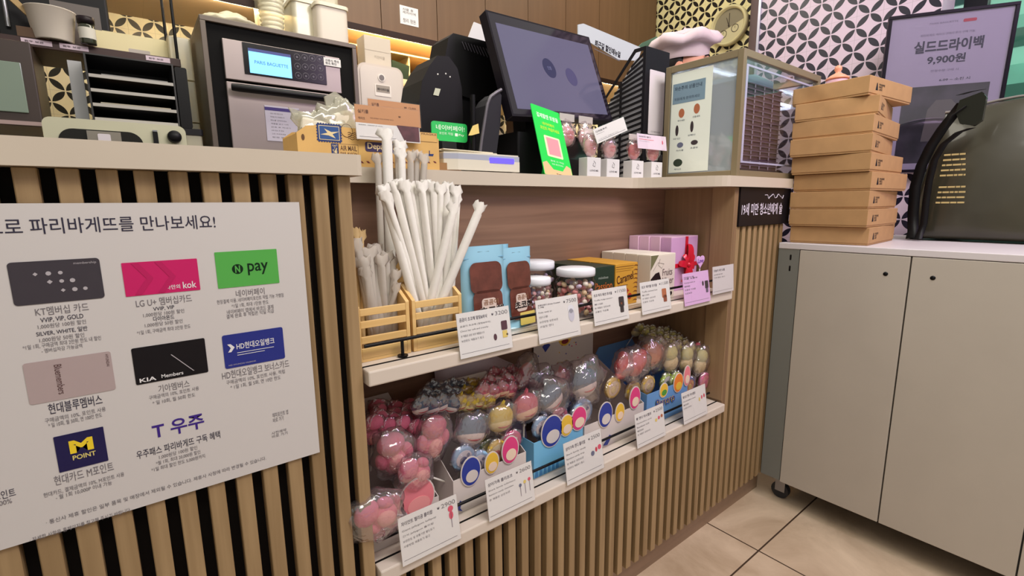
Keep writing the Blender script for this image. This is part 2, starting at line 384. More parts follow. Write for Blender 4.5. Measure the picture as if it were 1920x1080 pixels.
# two display shelves
def shelf(zt, label):
    t = thing('display_shelf', label, 'shelf', (.294, .786, zt))
    L = 1.5195-.294
    MB().box(0, L, 0, .272, -.028, 0, WHITE()).build('board', t, .003, 2)
    MB().box(.0, L, .028, .032, .0, .0012, DARKB()).build('groove', t)
    r = MB().tube([(.012, .043, .034), (L-.03, .043, .034)], .0035, BLACK(), 10).build('guard_rail', t)
    for x in (.085, .62, 1.14):
        MB().cyl((x, .043, .001), (x, .043, .034), .0032, BLACK(), 10).cyl((x, .043, .0013), (x, .043, .004), .010, BLACK(), 14).build('rail_post', t)
    return t
shelf(.868, 'upper white display shelf holding straws, pouches and boxes')
shelf(.478, 'lower white display shelf full of lollipops')

# ================================================================== GREY CART with two doors
t = thing('storage_cart', 'grey two door storage cart on casters beside the counter', 'cart', (1.85, 0, 0))
GREY = mat('cart_grey', (186, 178, 168), .45, noise=.02)
DG = mat('cart_strip_grey', (122, 124, 120), .4)
MB().box(.018, .76, -.7, .795, .10, .985, mat('cart_inside', (96, 96, 96), .6)).build('body', t)
MB().box(.0, .76, -.7, .797, .985, 1.006, mat('cart_top_white', (214, 208, 212), .35)).build('top', t, .002)
st = MB().box(.002, .018, .726, .797, .098, .985, DG).build('side_strip', t, .001, 1)
for zs_ in (.945, .905): MB().rrect(.0, .006, 0, .020, .0028, 0, .001, BLACK(), Matrix.Translation((.0018, .757, zs_)) @ Matrix.Rotation(-PI/2, 4, 'Z')).build('slot', st)
for y0, y1, hy in ((.413, .7235, .47), (.09, .409, .355)):
    d = MB().box(0, .018, y0, y1, .095, .983, GREY).build('door', t, .0015, 2)
    MB().lathe([(0, 0), (.0065, 0), (.0065, .0012), (0, .0012)], BLACK(), 16, M=Matrix.Translation((0, hy, .925)) @ Matrix.Rotation(-PI/2, 4, 'Y')).build('lock_hole', d)
MB().box(0, .018, -.7, .086, .095, .983, GREY).build('end_panel', t, .0015, 2)
for x, y in ((.06, .74), (.06, .0), (.66, .74), (.66, .0)):
    c = MB().box(x-.02, x+.02, y-.02, y+.02, .09, .10, mat('caster_steel', (150, 150, 155), .3, .8)).box(x-.016, x-.012, y-.02, y+.016, .03, .095, mat('caster_steel', 0)).box(x+.012, x+.016, y-.02, y+.016, .03, .095, mat('caster_steel', 0)).build('caster', t)
    MB().cyl((x-.011, y, .032), (x+.011, y, .032), .032, mat('caster_rubber', (44, 44, 48), .6), 20).build('wheel', c)

# ================================================================== STACK OF KRAFT BOXES
KR = mat('kraft_card', (180, 140, 96), .75, noise=.05, nscale=30)
def kraft_box(label, loc, rz):
    t = thing('cake_box', label, 'box', loc, rz, 'stack of kraft cake boxes')
    # local: x 0..0.30 (towards the right), y 0..0.225, near corner at origin
    MB().box(.002, .328, .002, .236, 0, .052, KR).build('tray', t, .001, 1)
    MB().box(0, .33, 0, .238, .006, .0585, KR).build('lid', t, .0012, 1)
    return t
order = ['bottom of the stack', 'second from the bottom', 'third from the bottom', 'fourth from the bottom', 'in the middle of the stack', 'fourth from the top', 'third from the top', 'second from the top, turned a little', 'topmost of the stack']
offs = [(1.896, .538, 3), (1.878, .542, 1), (1.884, .545, 2), (1.886, .545, -2), (1.878, .550, 0), (1.880, .552, 6), (1.886, .556, 3), (1.905, .552, 9), (1.885, .578, -5)]
zz = [1.0065+.0597*i for i in range(9)]
for i, (bx, by, a) in enumerate(offs):
    o = kraft_box('flat kraft cardboard cake box, %s' % order[i], (bx, by, zz[i]), R(a))
    # near corner at (bx,by); left face looks to -x, right face to -y
    mk = MB().prism([(.044, .018), (.060, .018), (.054, .040), (.050, .040)], -.0006, -.0002, INK()).text('마이넘버원\n케이크\n스토리', .066, .108, .018, .040, -.0006, INK(), .02)
    mk.build('printed_mark', o)
# ================================================================== MEMBERSHIP POSTER on the left slats
PY = .7965
PO = thing('membership_poster', 'large white card membership poster in a clear sleeve on the left slats', 'poster', (0, 0, 0))
def pr(*px):
    q = [at(a, b, 'y', PY) for a, b in px]
    return (q[0].x+q[3].x)/2, (q[1].x+q[2].x)/2, (q[3].z+q[2].z)/2, (q[0].z+q[1].z)/2
PW_ = mat('poster_white', (206, 201, 200), .5)
MB().box(-.40, .2065, PY, PY+.0015, .745, 1.158, PW_).build('sheet', PO)
MB().box(-.41, .216, PY-.0012, PY-.0006, .738, 1.1655, clear('sleeve_clear', gloss=.0, rough=.12)).box(-.41, .216, PY+.0018, PY+.0022, .738, 1.1655, clear('sleeve_clear')).build('sleeve', PO)
YT = PY-.0004
P1 = MB()
def ptx(t, c, y0, wpx, hpx, m, bold=0, slope=0, rows=None):
    """centre pixel (c,y0), width and height in pixels -> text lying on the poster"""
    a = at(c-wpx/2, y0, 'y', PY); b = at(c+wpx/2, y0, 'y', PY); h0 = at(c, y0+hpx/2, 'y', PY); h1 = at(c, y0-hpx/2, 'y', PY)
    P1.text(t, a.x, b.x, h0.z, h1.z, YT, m, bold)
PI_ = mat('poster_ink', (44, 40, 62), .6); PG = mat('poster_grey', (112, 106, 112), .6)
ptx('으로 파리바게뜨를 만나보세요!', 186, 421, 436, 29, PI_, .004)
def two(c, y, lines):
    for t, dy, w, h, b in lines: ptx(t, c, y+dy, w, h, PI_ if b else PG, .004 if b else 0)
two(116, 580, [('KT멤버십 카드', 0, 102, 16, 0), ('VVIP, VIP, GOLD', 17, 82, 10, 1), ('1,000원당 100원 할인', 28, 92, 9, 0), ('SILVER, WHITE, 일반', 41, 98, 10, 1), ('1,000원당 50원 할인', 53, 86, 9, 0), ('*1일 1회, 구매금액 최대 2만원 한도 내 할인', 63, 150, 9, 0), ('- 멤버십차감 가능금액', 73, 78, 8, 0)])
two(307, 564, [('LG U+ 멤버십카드', 0, 106, 15, 0), ('VVIP, VIP', 14, 40, 8, 1), ('1,000원당 100원 할인', 23, 78, 8, 0), ('다이아몬드', 32, 40, 9, 1), ('1,000원당 50원 할인', 42, 72, 8, 0), ('*1일 1회, 구매금액 최대 2만원 한도', 54, 102, 8, 0)])
two(469, 548, [('네이버페이', 0, 54, 13, 0), ('현장결제 이용, 네이버페이포인트 적립 가능 가맹점', 12, 126, 8, 0), ('*1일 1회, 최대 1만원 한도', 22, 70, 8, 0), ('네이버페이 앱에서 바코드 결제', 32, 88, 8, 0), ('결제 완료 후 적립은 익일 지급', 40, 90, 8, 0)])
two(141, 758, [('현대블루멤버스', 0, 104, 20, 1), ('구매금액의 10%, 포인트 사용', 20, 118, 9, 0), ('* 일 10회, 월 50회, 연 100만 한도', 30, 104, 9, 0)])
two(326, 724, [('기아멤버스', 0, 60, 14, 0), ('구매금액의 10%, 포인트 사용', 13, 96, 8, 0), ('* 일 10회, 월 50회 한도', 24, 82, 8, 0)])
two(479, 693, [('HD현대오일뱅크 보너스카드', 0, 128, 15, 0), ('구매금액의 10%, 포인트 사용, 적립', 14, 112, 8, 0), ('* 1일 1회, 월 5회, 연 10만 한도', 24, 96, 8, 0)])
two(157, 888, [('현대카드 M포인트', 0, 116, 18, 0), ('현대카드, 결제금액의 10%, M포인트 사용', 21, 158, 9, 0), ('- 월 1회 10,000P 이내 가능', 31, 110, 9, 0)])
two(334, 834, [('우주패스 파리바게뜨 구독 혜택', 0, 162, 15, 1), ('1,000원당 100원 할인', 14, 74, 8, 0), ('*월 1회, 최대 20,000원 할인', 24, 86, 8, 0), ('*1일 최대 할인 한도 5,000원까지', 34, 104, 8, 0)])
ptx('· 통신사 제휴 할인은 일부 품목 및 매장에서 제외될 수 있습니다. 제휴사 사정에 따라 변경될 수 있습니다.', 290, 920, 430, 8, PG)
ptx('· 자세한 사항은 홈페이지를 참고해 주시기 바랍니다.', 150, 984, 200, 8, PG)
ptx('포인트', 8, 927, 44, 16, PI_); ptx('100%', 8, 942, 30, 9, PG)
ptx('해피포인트 앱\n바로 가기', 526, 780, 30, 18, PG); ptx('사전예약\n바로 가기', 524, 812, 30, 12, PG)
P1.build('print', PO)
def pcard(nm, px, m, rad, marks):
    x0, x1, z0, z1 = pr(*px)
    b = MB(); b.rrect(x0, x1, z0, z1, rad, YT-.0002, YT+.0003, m)
    w, h = x1-x0, z1-z0
    marks(b, lambda u: x0+u*w, lambda v: z0+v*h, YT-.0004)
    b.build(nm, PO)
cw = mat('card_white', (226, 224, 226), .5)
def kt(b, X, Z, y):
    for i, (u, v) in enumerate(((.27, .70), (.41, .70), (.54, .70), (.41, .5), (.54, .5), (.66, .5), (.54, .28), (.67, .28), (.79, .28))):
        b.disc(X(u), Z(v), .0026 if i % 2 else .0022, y, y+.0002, mat('card_light', (178, 172, 178), .5), 8 if i % 3 else 4)
    b.text('membership', X(.70), X(.96), Z(.86), Z(.93), y, mat('card_light', 0))
pcard('printed_card', ((13, 491.7), (188, 484), (195, 560), (25, 573)), mat('card_charcoal', (62, 56, 64), .4), .004, kt)
def lg(b, X, Z, y):
    b.text('나만의', X(.53), X(.72), Z(.10), Z(.24), y, cw, .01).text('kok', X(.76), X(.95), Z(.09), Z(.30), y, cw, .012)
    dk = mat('card_pink_dark', (186, 18, 92), .5)
    for u in (.12, .42): b.prism([(X(u), Z(.97)), (X(u+.09), Z(.97)), (X(u+.26), Z(.5)), (X(u+.09), Z(.03)), (X(u), Z(.03)), (X(u+.17), Z(.5))], y-.0002, y, dk)
pcard('printed_card', ((228, 492), (370, 485.7), (375, 544), (234.7, 556)), mat('card_pink', (200, 22, 100), .5), .001, lg)
def npay(b, X, Z, y):
    k = mat('card_dark_green', (14, 40, 22), .5)
    b.disc(X(.33), Z(.5), .0072, y+.0001, y+.0003, k).text('N', X(.29), X(.37), Z(.40), Z(.60), y-.0001, mat('card_green', (84, 172, 76), .5), .03).text('pay', X(.49), X(.83), Z(.30), Z(.64), y, k, .012)
pcard('printed_card', ((402, 473), (519, 466.7), (523, 530), (408.7, 541.7)), mat('card_green', (84, 172, 76), .5), .001, npay)
def blu(b, X, Z, y):
    g = mat('card_brown_print', (92, 66, 66), .5)
    Mt = Matrix.Translation((X(.37), y, Z(.5))) @ Matrix.Rotation(PI/2, 4, 'Y')
    b.text('Bluemembers', -.019, .019, -.0035, .0035, 0, g, .01, Mt)
    b.text('HYUNDAI', -.008, .008, -.0015, .0015, 0, g, .0, Matrix.Translation((X(.95), y, Z(.78))) @ Matrix.Rotation(PI/2, 4, 'Y'))
pcard('printed_card', ((44, 681), (208, 659), (217, 733), (53, 757)), mat('card_rose_grey', (176, 158, 158), .4), .003, blu)
def kia(b, X, Z, y):
    b.text('KIA', X(.05), X(.27), Z(.05), Z(.16), y, cw, .02).text('Members', X(.34), X(.64), Z(.07), Z(.17), y, cw, .01)
    b.prism([(X(.50), Z(.68)), (X(.515), Z(.68)), (X(.80), Z(.12)), (X(.785), Z(.12))], y-.0003, y, mat('card_light', 0))
pcard('printed_card', ((247, 653), (384, 634), (390, 697), (254, 723)), mat('card_black', (24, 20, 24), .4), .002, kia)
def hd(b, X, Z, y):
    b.text('HD현대오일뱅크', X(.21), X(.84), Z(.52), Z(.72), y, cw, .012)
    b.prism([(X(.07), Z(.72)), (X(.12), Z(.72)), (X(.18), Z(.61)), (X(.12), Z(.48)), (X(.07), Z(.48)), (X(.12), Z(.6))], y-.0003, y, cw)
    b.box(X(.21), X(.82), y-.0003, y, Z(.42), Z(.435), cw).box(X(.21), X(.66), y-.0003, y, Z(.35), Z(.365), cw)
    b.text('HD HYUNDAI OILBANK', X(.06), X(.5), Z(.07), Z(.11), y, mat('card_light', 0))
pcard('printed_card', ((417, 629), (530, 613), (534, 672), (421, 692)), mat('card_blue', (36, 46, 132), .4), .003, hd)
def mp(b, X, Z, y):
    b.text('M', X(.27), X(.75), Z(.44), Z(.80), y, mat('card_yellow', (236, 206, 44), .5), .05).text('POINT', X(.30), X(.77), Z(.25), Z(.38), y, mat('card_yellow_pale', (220, 204, 120), .5), .02)
pcard('printed_card', ((101, 819), (194, 800), (203, 864), (110, 886)), mat('card_navy', (22, 16, 74), .4), .001, mp)
x0, x1, z0, z1 = pr((282, 791), (382, 778), (384, 806), (288, 820))
MB().text('T 우주', x0, x1, z0, z1, YT, mat('purple_print', (58, 30, 132), .5), .02).build('printed_logo', PO)

# ================================================================== PRICE TAGS along both shelf edges
INKP = mat('tag_ink', (84, 78, 92), .6)
def price_tag(label, x, zt, w, h, lines, price, pic=None, col=None, tilt=9, rz=0, yy=.7815):
    t = thing('price_tag', label, 'price tag', (x, yy, zt-h), group='price tags along the shelf edges', rot=(R(-tilt), 0, R(rz)))
    c = col or PAPER()
    b = MB().box(.002, w-.002, -.0004, .0004, .001, h-.001, c)
    y = -.0007
    b.text(lines[0], .008, .008+w*.50, h*.80, h*.885, y, INKP, .012)
    zc = .70
    for ln, fw_ in lines[1:]:
        b.text(ln, .008, .008+w*fw_, h*(zc-.025), h*(zc+.025), y, GREYINK(), .0); zc -= .105
    if price: b.text('₩', w*.64, w*.68, h*.83, h*.88, y, INKP, .01).text(price, w*.71, w*.95, h*.815, h*.905, y, GREYINK(), 0)
    b.box(.006, w-.01, y, y+.0003, h*.105, h*.112, GREYINK())
    card = b.build('card', t)
    if pic: pic(w, h, y-.0003, card)
    MB().box(0, w, -.0021, -.0009, 0, h, ACRYL()).box(0, w, .0009, .0021, 0, h, ACRYL()).build('holder', t)
    MB().box(w*.35, w*.65, .0022, .012, .012, .020, clear('clip_clear', gloss=.1, body=.25)).build('clip', t)
    return t
def pics(*items):
    def f(w, h, y, par):
        b = MB()
        for kind, u, v, s, m in items:
            if kind == 'o': b.disc(w*u, h*v, s, y, y+.0002, m, 16)
            elif kind == 'e': b.disc(w*u, h*v, s*.75, y, y+.0002, m, 16, s*1.25)
            elif kind == 'b': b.rrect(w*u-s*.8, w*u+s*.8, h*v-s, h*v+s, s*.25, y, y+.0002, m)
            elif kind == 's': b.box(w*u-.0008, w*u+.0008, y, y+.0002, h*v-s, h*v+s, m)
        b.build('picture', par)
    return f
choc = mat('pic_chocolate', (84, 50, 62), .5); pk = mat('pic_pink', (214, 84, 110), .5); ye = mat('pic_yellow', (222, 196, 110), .5); gr = mat('pic_grey', (196, 194, 208), .5)
dk_ = mat('pic_dark', (56, 46, 50), .5); br = mat('pic_tan', (176, 104, 70), .5); bl = mat('pic_slate', (104, 108, 134), .5); stk = mat('pic_stick', (150, 140, 150), .5)
price_tag('price tag reading 3200 below the blue chocolate pouches', .476, .944, .133, .091, ['곰곰이 초코해 말랑&바삭', ('곰곰이 초코해 (말랑&바삭)', .55), ('Choco bar soft and crunchy', .5), ('본 제품은 상온 보관 제품입니다', .42), ('보관온도 제품표기 참고', .4)], '3200', pics(('b', .86, .56, .0095, choc), ('b', .86, .36, .0075, ye), ('e', .67, .33, .0055, choc), ('o', .90, .34, .0025, dk_)))
price_tag('price tag reading 7500 with a pale jar picture, below the candy jars', .680, .944, .134, .099, ['프루티캔디 (Fruity Crushed\n2, 150g', ('Fruity candy jar', .3), ('캔디류', .2), ('보관방법 상온보관', .42), ('과일맛 캔디', .3)], '7500', pics(('e', .80, .52, .0125, gr), ('o', .80, .66, .010, mat('pic_pale', (222, 222, 230), .5))))
price_tag('price tag with a dark box picture below the green and orange boxes', .858, .945, .134, .088, ['초코 퍼지 패션 트러플', ('Truffle fudge passion', .5), ('₩11500', .22), ('본 제품은 상온보관', .42), ('초콜릿 가공품', .36)], '11500', pics(('b', .80, .55, .0125, dk_), ('o', .80, .50, .0035, br), ('b', .80, .33, .0085, dk_)))
price_tag('price tag with a tan box picture below the white truffle boxes', 1.043, .945, .134, .088, ['초코 캐러멜 트러플', ('Truffle caramel box', .5), ('₩11500', .22), ('본 제품은 상온보관', .42), ('초콜릿 가공품', .36)], '11500', pics(('b', .78, .55, .0125, br), ('b', .80, .38, .0095, mat('pic_tan_dark', (140, 74, 52), .5))))
price_tag('lilac price tag with a small dark picture below the ribbon boxes', 1.240, .950, .142, .097, ['어메이징\n커플 초콜릿', ('Amazing couple set', .4), ('₩9900', .2), ('초콜릿 가공품', .4), ('상온보관', .25)], None, pics(('e', .74, .60, .006, dk_), ('b', .88, .55, .0115, dk_), ('b', .88, .38, .008, mat('pic_dusk', (100, 84, 108), .5))), mat('tag_lilac', (222, 180, 226), .5))
t = price_tag('plain white price tag with curled bottom at the right end of the upper shelf', 1.385, .958, .128, .088, ['오늘의 추천 상품', ('상온보관', .4), ('가격 별도 표시', .5)], None, None, mat('tag_pale', (218, 212, 214), .5), 4, 0, .7795)
price_tag('price tag reading 2900 with a pink lollipop picture, below the pink candies', .334, .566, .134, .096, ['자이언트 젤리곰 롤리팝', ('Giant jellygom lollipop', .55), ('간식 Jellygom 롤리팝', .5), ('보관온도 및 유통기한 별도표기', .5), ('사용방법 제품표기 참고', .42)], '2900', pics(('s', .86, .50, .016, stk), ('o', .86, .74, .0062, pk), ('e', .86, .60, .0066, pk)))
price_tag('price tag reading 2600 with three tiny lollipops, below the fish candies', .536, .569, .134, .094, ['상어가족 롤리초코', ('Shark family lollichoco', .55), ('Rainbow candy chocolate', .5), ('본 제품은 상온보관', .42)], '2600', pics(('s', .70, .38, .012, stk), ('s', .80, .40, .012, stk), ('s', .90, .42, .012, stk), ('o', .70, .52, .004, bl), ('o', .80, .56, .004, ye), ('o', .90, .58, .004, pk)))
price_tag('price tag reading 2500 below the light blue candy box', .770, .575, .138, .106, ['상어가족 캔디 롤리팝', ('Shark family candy', .5), ('Rainbow candy drop', .45), ('본 제품은 상온보관', .42), ('보관온도 제품표기 참고', .42)], '2500', pics(('o', .72, .48, .0065, bl), ('e', .82, .54, .005, mat('pic_red', (196, 60, 80), .5)), ('o', .91, .57, .0065, pk)))
price_tag('price tag with three small orange dots, below the yellow disc lollipops', 1.042, .573, .136, .098, ['뽀 캔디 마시멜로', ('Marshmallow candy', .5), ('Rainbow lolli', .4), ('₩2500', .2), ('본 제품은 상온보관', .42)], '2500', pics(('o', .70, .58, .005, ye), ('o', .80, .62, .005, pk), ('o', .90, .64, .005, br)))
price_tag('price tag at the right end of the lower shelf', 1.268, .578, .136, .100, ['뽀로로 캔디 마시멜로', ('Marshmallow candy', .5), ('₩2500', .2), ('본 제품은 상온보관', .3)], None, pics(('e', .70, .58, .005, ye), ('e', .80, .62, .005, pk), ('e', .90, .64, .005, mat('pic_red', 0))))
# ================================================================== UPPER SHELF GOODS (shelf top z = .868)
ZS = .8685
PINE = wood('pine_wood', (214, 172, 104), (236, 200, 138), 'x', .6)
def crate(label, x, y, w, d, h):
    t = thing('slatted_crate', label, 'wooden crate', (x, y, ZS))
    b = MB()
    b.prism([(0, 0), (d, 0), (d, h*1.0), (d*.55, h*1.0), (0, h*.80)], 0, .007, PINE, 'yz').build('side_panel', t, .0006, 1)
    MB().prism([(0, 0), (d, 0), (d, h*1.0), (d*.55, h*1.0), (0, h*.80)], w-.007, w, PINE, 'yz').build('side_panel', t, .0006, 1)
    MB().box(.0072, w-.0072, 0, d, 0, .006, PINE).build('base', t)
    MB().box(.0072, w-.0072, d-.006, d, .006, h, PINE).build('back', t)
    for z in (.005, .034, .063, .086): 
        MB().box(.0072, w-.0072, 0, .005, z, z+(.020 if z < .02 else .013), PINE).build('slat', t, .0006, 1)
    return t
crate('left slatted pine crate with clear straws', .299, .842, .104, .085, .128)
crate('right slatted pine crate with white paper straws', .409, .842, .112, .085, .128)
t = thing('straw_rack', 'tall pine box behind the two slatted crates', 'wooden crate', (.325, .965, ZS))
for a in ((0, .170, 0, .006, 0, .165), (0, .170, .070, .076, 0, .165)): MB().box(*a, PINE).build('long_side', t, .0006, 1)
for a in ((0, .006, .006, .070, 0, .165), (.164, .170, .006, .070, 0, .165)): MB().box(*a, PINE).build('short_side', t, .0006, 1)
MB().box(.006, .164, .006, .070, 0, .006, PINE).build('base', t)

PS = mat('paper_straw', (232, 228, 222), .65, noise=.03, nscale=60)
CS = clear('straw_film', (236, 232, 230), .06, .2, .55, (226, 218, 208))
def straw(label, base, top, r, m, grp, crown=True, cat='straw'):
    base, top = Vector(base), Vector(top); L = (top-base).length
    t = thing('wrapped_straw', label, cat, base, group=grp)
    ez = (top-base).normalized(); ex = Vector((1, .02, 0)); ex = (ex-ez*ex.dot(ez)).normalized(); basis(t, ex, ez, base)
    MB().tube([(0, 0, 0), (0, 0, L*.5), (0, 0, L-.018)], r*.8, m, 10).build('straw_body', t)
    b = MB(); n = 12; prof = [(.004, .98), (.35*L, 1.05), (L-.020, 1.0), (L-.016, .9), (L-.008, 1.15), (L+.004, 1.0)]
    vs = []
    sd = random.random()*6
    for i, (z, k) in enumerate(prof):
        fl = 1 if i < 4 else (.55 if i == 4 else .40)
        for j in range(n):
            a = 2*PI*j/n; w = r*k*(1+(.10 if i < 4 else .35)*math.sin(3*a+sd+i))
            dz = .003*math.sin(4*a+sd) if i == 5 else 0
            vs.append((math.cos(a)*w*(1.0 if i < 4 else 1.5), math.sin(a)*w*fl, z+dz))
    b.add(vs, [(i*n+j, i*n+(j+1) % n, (i+1)*n+(j+1) % n, (i+1)*n+j) for i in range(len(prof)-1) for j in range(n)], m, True)
    b.build('wrapper', t)
    return t
def px_straw(label, tp, bp, yt, yb, r, m, grp, zb=.876):
    T = at(*tp, 'y', yt); B = at(*bp, 'y', yb)
    d = T-B; s = (zb-B.z)/d.z; B2 = B + d*s
    straw(label, B2, T, r, m, grp)
G1 = 'tall clear straws in the pine rack'; G2 = 'white paper straws in the right crate'; G3 = 'clear straws in the left crate'
for i, (tx, ty, r, yt) in enumerate([(708, 292, .0055, .99), (724, 246, .0085, .985), (748, 268, .0075, 1.0), (752, 282, .0065, .985), (770, 288, .0055, .99), (782, 286, .0055, 1.0), (796, 292, .0060, .99)]):
    T = at(tx, ty, 'y', yt)
    straw(['clear wrapped straw at the left end of the tall bundle', 'thick clear straw, tallest of all', 'clear wrapped straw just right of the tallest one', 'clear wrapped straw in the middle of the tall bundle', 'thin clear straw with a folded white tip in the tall bundle', 'thin clear straw second from the right in the tall bundle', 'clear wrapped straw at the right end of the tall bundle'][i], (max(.336, min(.482, T.x-.004)), .998, .876), T, r*1.25, PS if i in (1, 2, 3) else CS, G1)
L2 = [((716, 352), (775, 560), .0065, .87), ((722, 362), (790, 575), .0055, .86), ((738, 345), (800, 585), .006, .875), ((748, 340), (812, 590), .006, .88), ((759, 343), (806, 590), .006, .868), ((768, 346), (812, 585), .005, .88), ((790, 344), (818, 590), .006, .87), ((800, 342), (822, 590), .006, .882), ((812, 346), (828, 590), .006, .87), ((779, 350), (808, 590), .006, .885), ((826, 348), (818, 560), .006, .865), ((838, 346), (826, 560), .0065, .87), ((846, 352), (834, 560), .006, .875), ((855, 352), (842, 560), .0065, .866), ((857, 366), (845, 560), .006, .88), ((818, 352), (822, 570), .0055, .885)]
for i, (tp, bp, r, yt) in enumerate(L2):
    px_straw('white paper wrapped straw standing upright in the right crate', tp, bp, yt, .885 if i % 2 else .872, r*1.22, PS, G2)
px_straw('white paper straw leaning far right out of the crate', (902, 384), (812, 600), .835, .866, .0088, PS, G2)
px_straw('white paper straw leaning right, behind the outermost leaning one', (852, 385), (800, 590), .848, .868, .0082, PS, G2)
for i, (tp, bp, r, yt) in enumerate([((668, 452), (690, 580), .006, .875), ((680, 486), (700, 600), .0075, .87), ((691, 468), (702, 600), .007, .88), ((704, 462), (712, 600), .007, .89), ((714, 482), (722, 600), .006, .875), ((724, 476), (728, 600), .006, .885), ((735, 484), (738, 600), .006, .89), ((742, 510), (728, 600), .005, .87), ((745, 534), (722, 610), .004, .865), ((686, 505), (694, 600), .0055, .868)]):
    px_straw('clear wrapped straw in the left crate', tp, bp, yt, .885, r*1.3, CS, G3)
for i, (tp, bp) in enumerate([((668, 432), (676, 470)), ((678, 436), (672, 480))]):
    T = at(*tp, 'y', .90); straw(['kraft wrapped stirrer at the far left of the left crate, leaning right', 'kraft wrapped stirrer at the far left of the left crate, standing straight'][i], (.318+.008*i, .890, .876), T, .0045, mat('kraft_wrap', (214, 184, 132), .7), 'kraft wrapped stirrers')

# chocolate pouches
PB = mat('pouch_blue', (150, 200, 226), .28, coat=.4, bump=.05, bscale=40)
def pouch(label, x, y, w, h, rz=0, grp='light blue chocolate pouches'):
    t = thing('snack_pouch', label, 'pouch', (x, y, ZS), R(rz), grp)
    n, kx = 12, 9; b = MB(); vs = []
    for sgn in (-1, 1):
        for i in range(n+1):
            v = i/n; thick = .019*(1-v)**.7+.0015 if v > .06 else .020
            for j in range(kx):
                u = j/(kx-1); e = math.sin(PI*u)**.55
                vs.append((u*w, sgn*(thick*e+.0006), v*h-.004*(0 if v else 0)))
    N = (n+1)*kx
    for s_ in (0, 1):
        for i in range(n):
            for j in range(kx-1):
                q = [s_*N+i*kx+j, s_*N+i*kx+j+1, s_*N+(i+1)*kx+j+1, s_*N+(i+1)*kx+j]
                b.add([], [], PB); b.f.append(q if s_ == 0 else q[::-1]); b.m.append(b.mi(PB)); b.sm.append(True)
    b.v = vs
    for i in range(n):
        for j in (0, kx-1):
            q = [i*kx+j, (i+1)*kx+j, N+(i+1)*kx+j, N+i*kx+j]; b.f.append(q); b.m.append(0); b.sm.append(False)
    b.f.append([j for j in range(kx)]+[N+j for j in reversed(range(kx))]); b.m.append(0); b.sm.append(False)
    b.build('bag', t)
    MB().box(.002, w-.002, -.0045, -.003, h*.865, h*.875, mat('pouch_seam', (120, 172, 204), .4)).rrect(w*.36, w*.64, h*.915, h*.94, .002, -.0045, -.0022, mat('hanger_hole', (58, 62, 80), .6)).build('seal', t)
    # printed front: plain glossy chocolate block and lettering, laid just before the bulging bag
    CH = mat('print_chocolate', (104, 54, 44), .25, coat=.5, noise=.25, nscale=40); CL = mat('print_chocolate_light', (150, 96, 78), .3)
    def yb(v): return -(.019*(1-v)**.7+.0015)-.0012
    g = MB()
    M1 = Matrix.Translation((0, yb(.30)-.0012, 0)) @ Matrix.Identity(4)
    tilt = math.atan2(yb(.85)-yb(.05), h*.8)
    M1 = Matrix.Translation((0, yb(.05)-.0022, h*.05)) @ Matrix.Rotation(-tilt, 4, 'X')
    g.rrect(w*.14, w*.88, h*.44, h*.78, .016, 0, .0012, CH, M1).rrect(w*.18, w*.86, h*.06, h*.47, .016, 0, .0012, CH, M1)
    g.build('picture', t)
    g = MB(); g.rrect(w*.36, w*.70, h*.16, h*.38, .008, -.0008, .0002, mat('print_cream', (216, 196, 186), .4), M1)
    g.text('곰곰이', w*.40, w*.74, h*.305, h*.365, -.0012, mat('print_tan', (150, 110, 84), .4), .02, M1)
    g.text('초코해', w*.30, w*.86, h*.19, h*.29, -.0014, mat('print_white', (236, 226, 216), .4), .075, M1)
    g.text('초코해', w*.30, w*.86, h*.19, h*.29, -.0018, mat('print_black', (36, 24, 26), .4), .03, M1)
    g.rrect(w*.45, w*.94, -h*.02, h*.14, .003, -.0012, .0002, mat('print_yellow', (226, 204, 110), .4), M1)
    g.build('lettering', t)
    return t
p = at(862, 462, 'y', .862)
pouch('light blue chocolate pouch beside the straws', p.x, .862, .112, .196, 0)
pouch('light blue chocolate pouch beside the candy jars', .640, .872, .100, .186, 6)
pouch('light blue chocolate pouch half hidden behind the two front ones', .600, .925, .110, .190, 2)

# candy jars
GL = clear('jar_glass', (244, 244, 248), .06, .04)
JC = [mat('candy_pink', (236, 176, 172), .3), mat('candy_cream', (240, 226, 204), .3), mat('candy_gold', (226, 196, 150), .3), mat('candy_lilac', (216, 196, 216), .3), mat('candy_red', (216, 134, 128), .3)]
def jar(label, x, y, r, h):
    t = thing('candy_jar', label, 'jar', (x, y, ZS), group='clear candy jars')
    MB().lathe([(0, .0005), (r*.86, .0005), (r*.97, h*.06), (r, h*.16), (r, h*.64), (r*.93, h*.74), (r*.84, h*.80), (r*.84, h*.86)], GL, 36).build('glass', t)
    MB().lathe([(0, h), (r*.84, h), (r*.90, h*.985), (r*.91, h*.90), (r*.90, h*.845), (r*.85, h*.84)], mat('jar_lid', (224, 224, 232), .35), 36).lathe([(0, h+.0004), (r*.72, h+.0004), (r*.74, h-.001)], mat('jar_lid', 0), 36).build('lid', t)
    rnd = random.Random(int(x*1000)); b = {}
    placed = []
    for k in range(900):
        a = rnd.random()*2*PI; q = rnd.choice((.78, .8, .45, .2))*r*rnd.uniform(.8, 1); z = rnd.uniform(.08, .70)*h; P = Vector((q*math.cos(a), q*math.sin(a), z))
        if all((P-o).length > r*.265 for o in placed): placed.append(P)
    mb = MB()
    for P in placed:
        Mx = Matrix.Translation(P) @ Matrix.Rotation(rnd.random()*3, 4, 'X') @ Matrix.Rotation(rnd.random()*3, 4, 'Z')
        mb.ell((0, 0, 0), (r*.145, r*.145, r*.10), rnd.choice(JC), 10, 7, Mx)
    o = mb.build('candies', t); o['kind'] = 'stuff'
    return t
jar('clear candy jar in front, largest of the three', .886, .874, .055, .122)
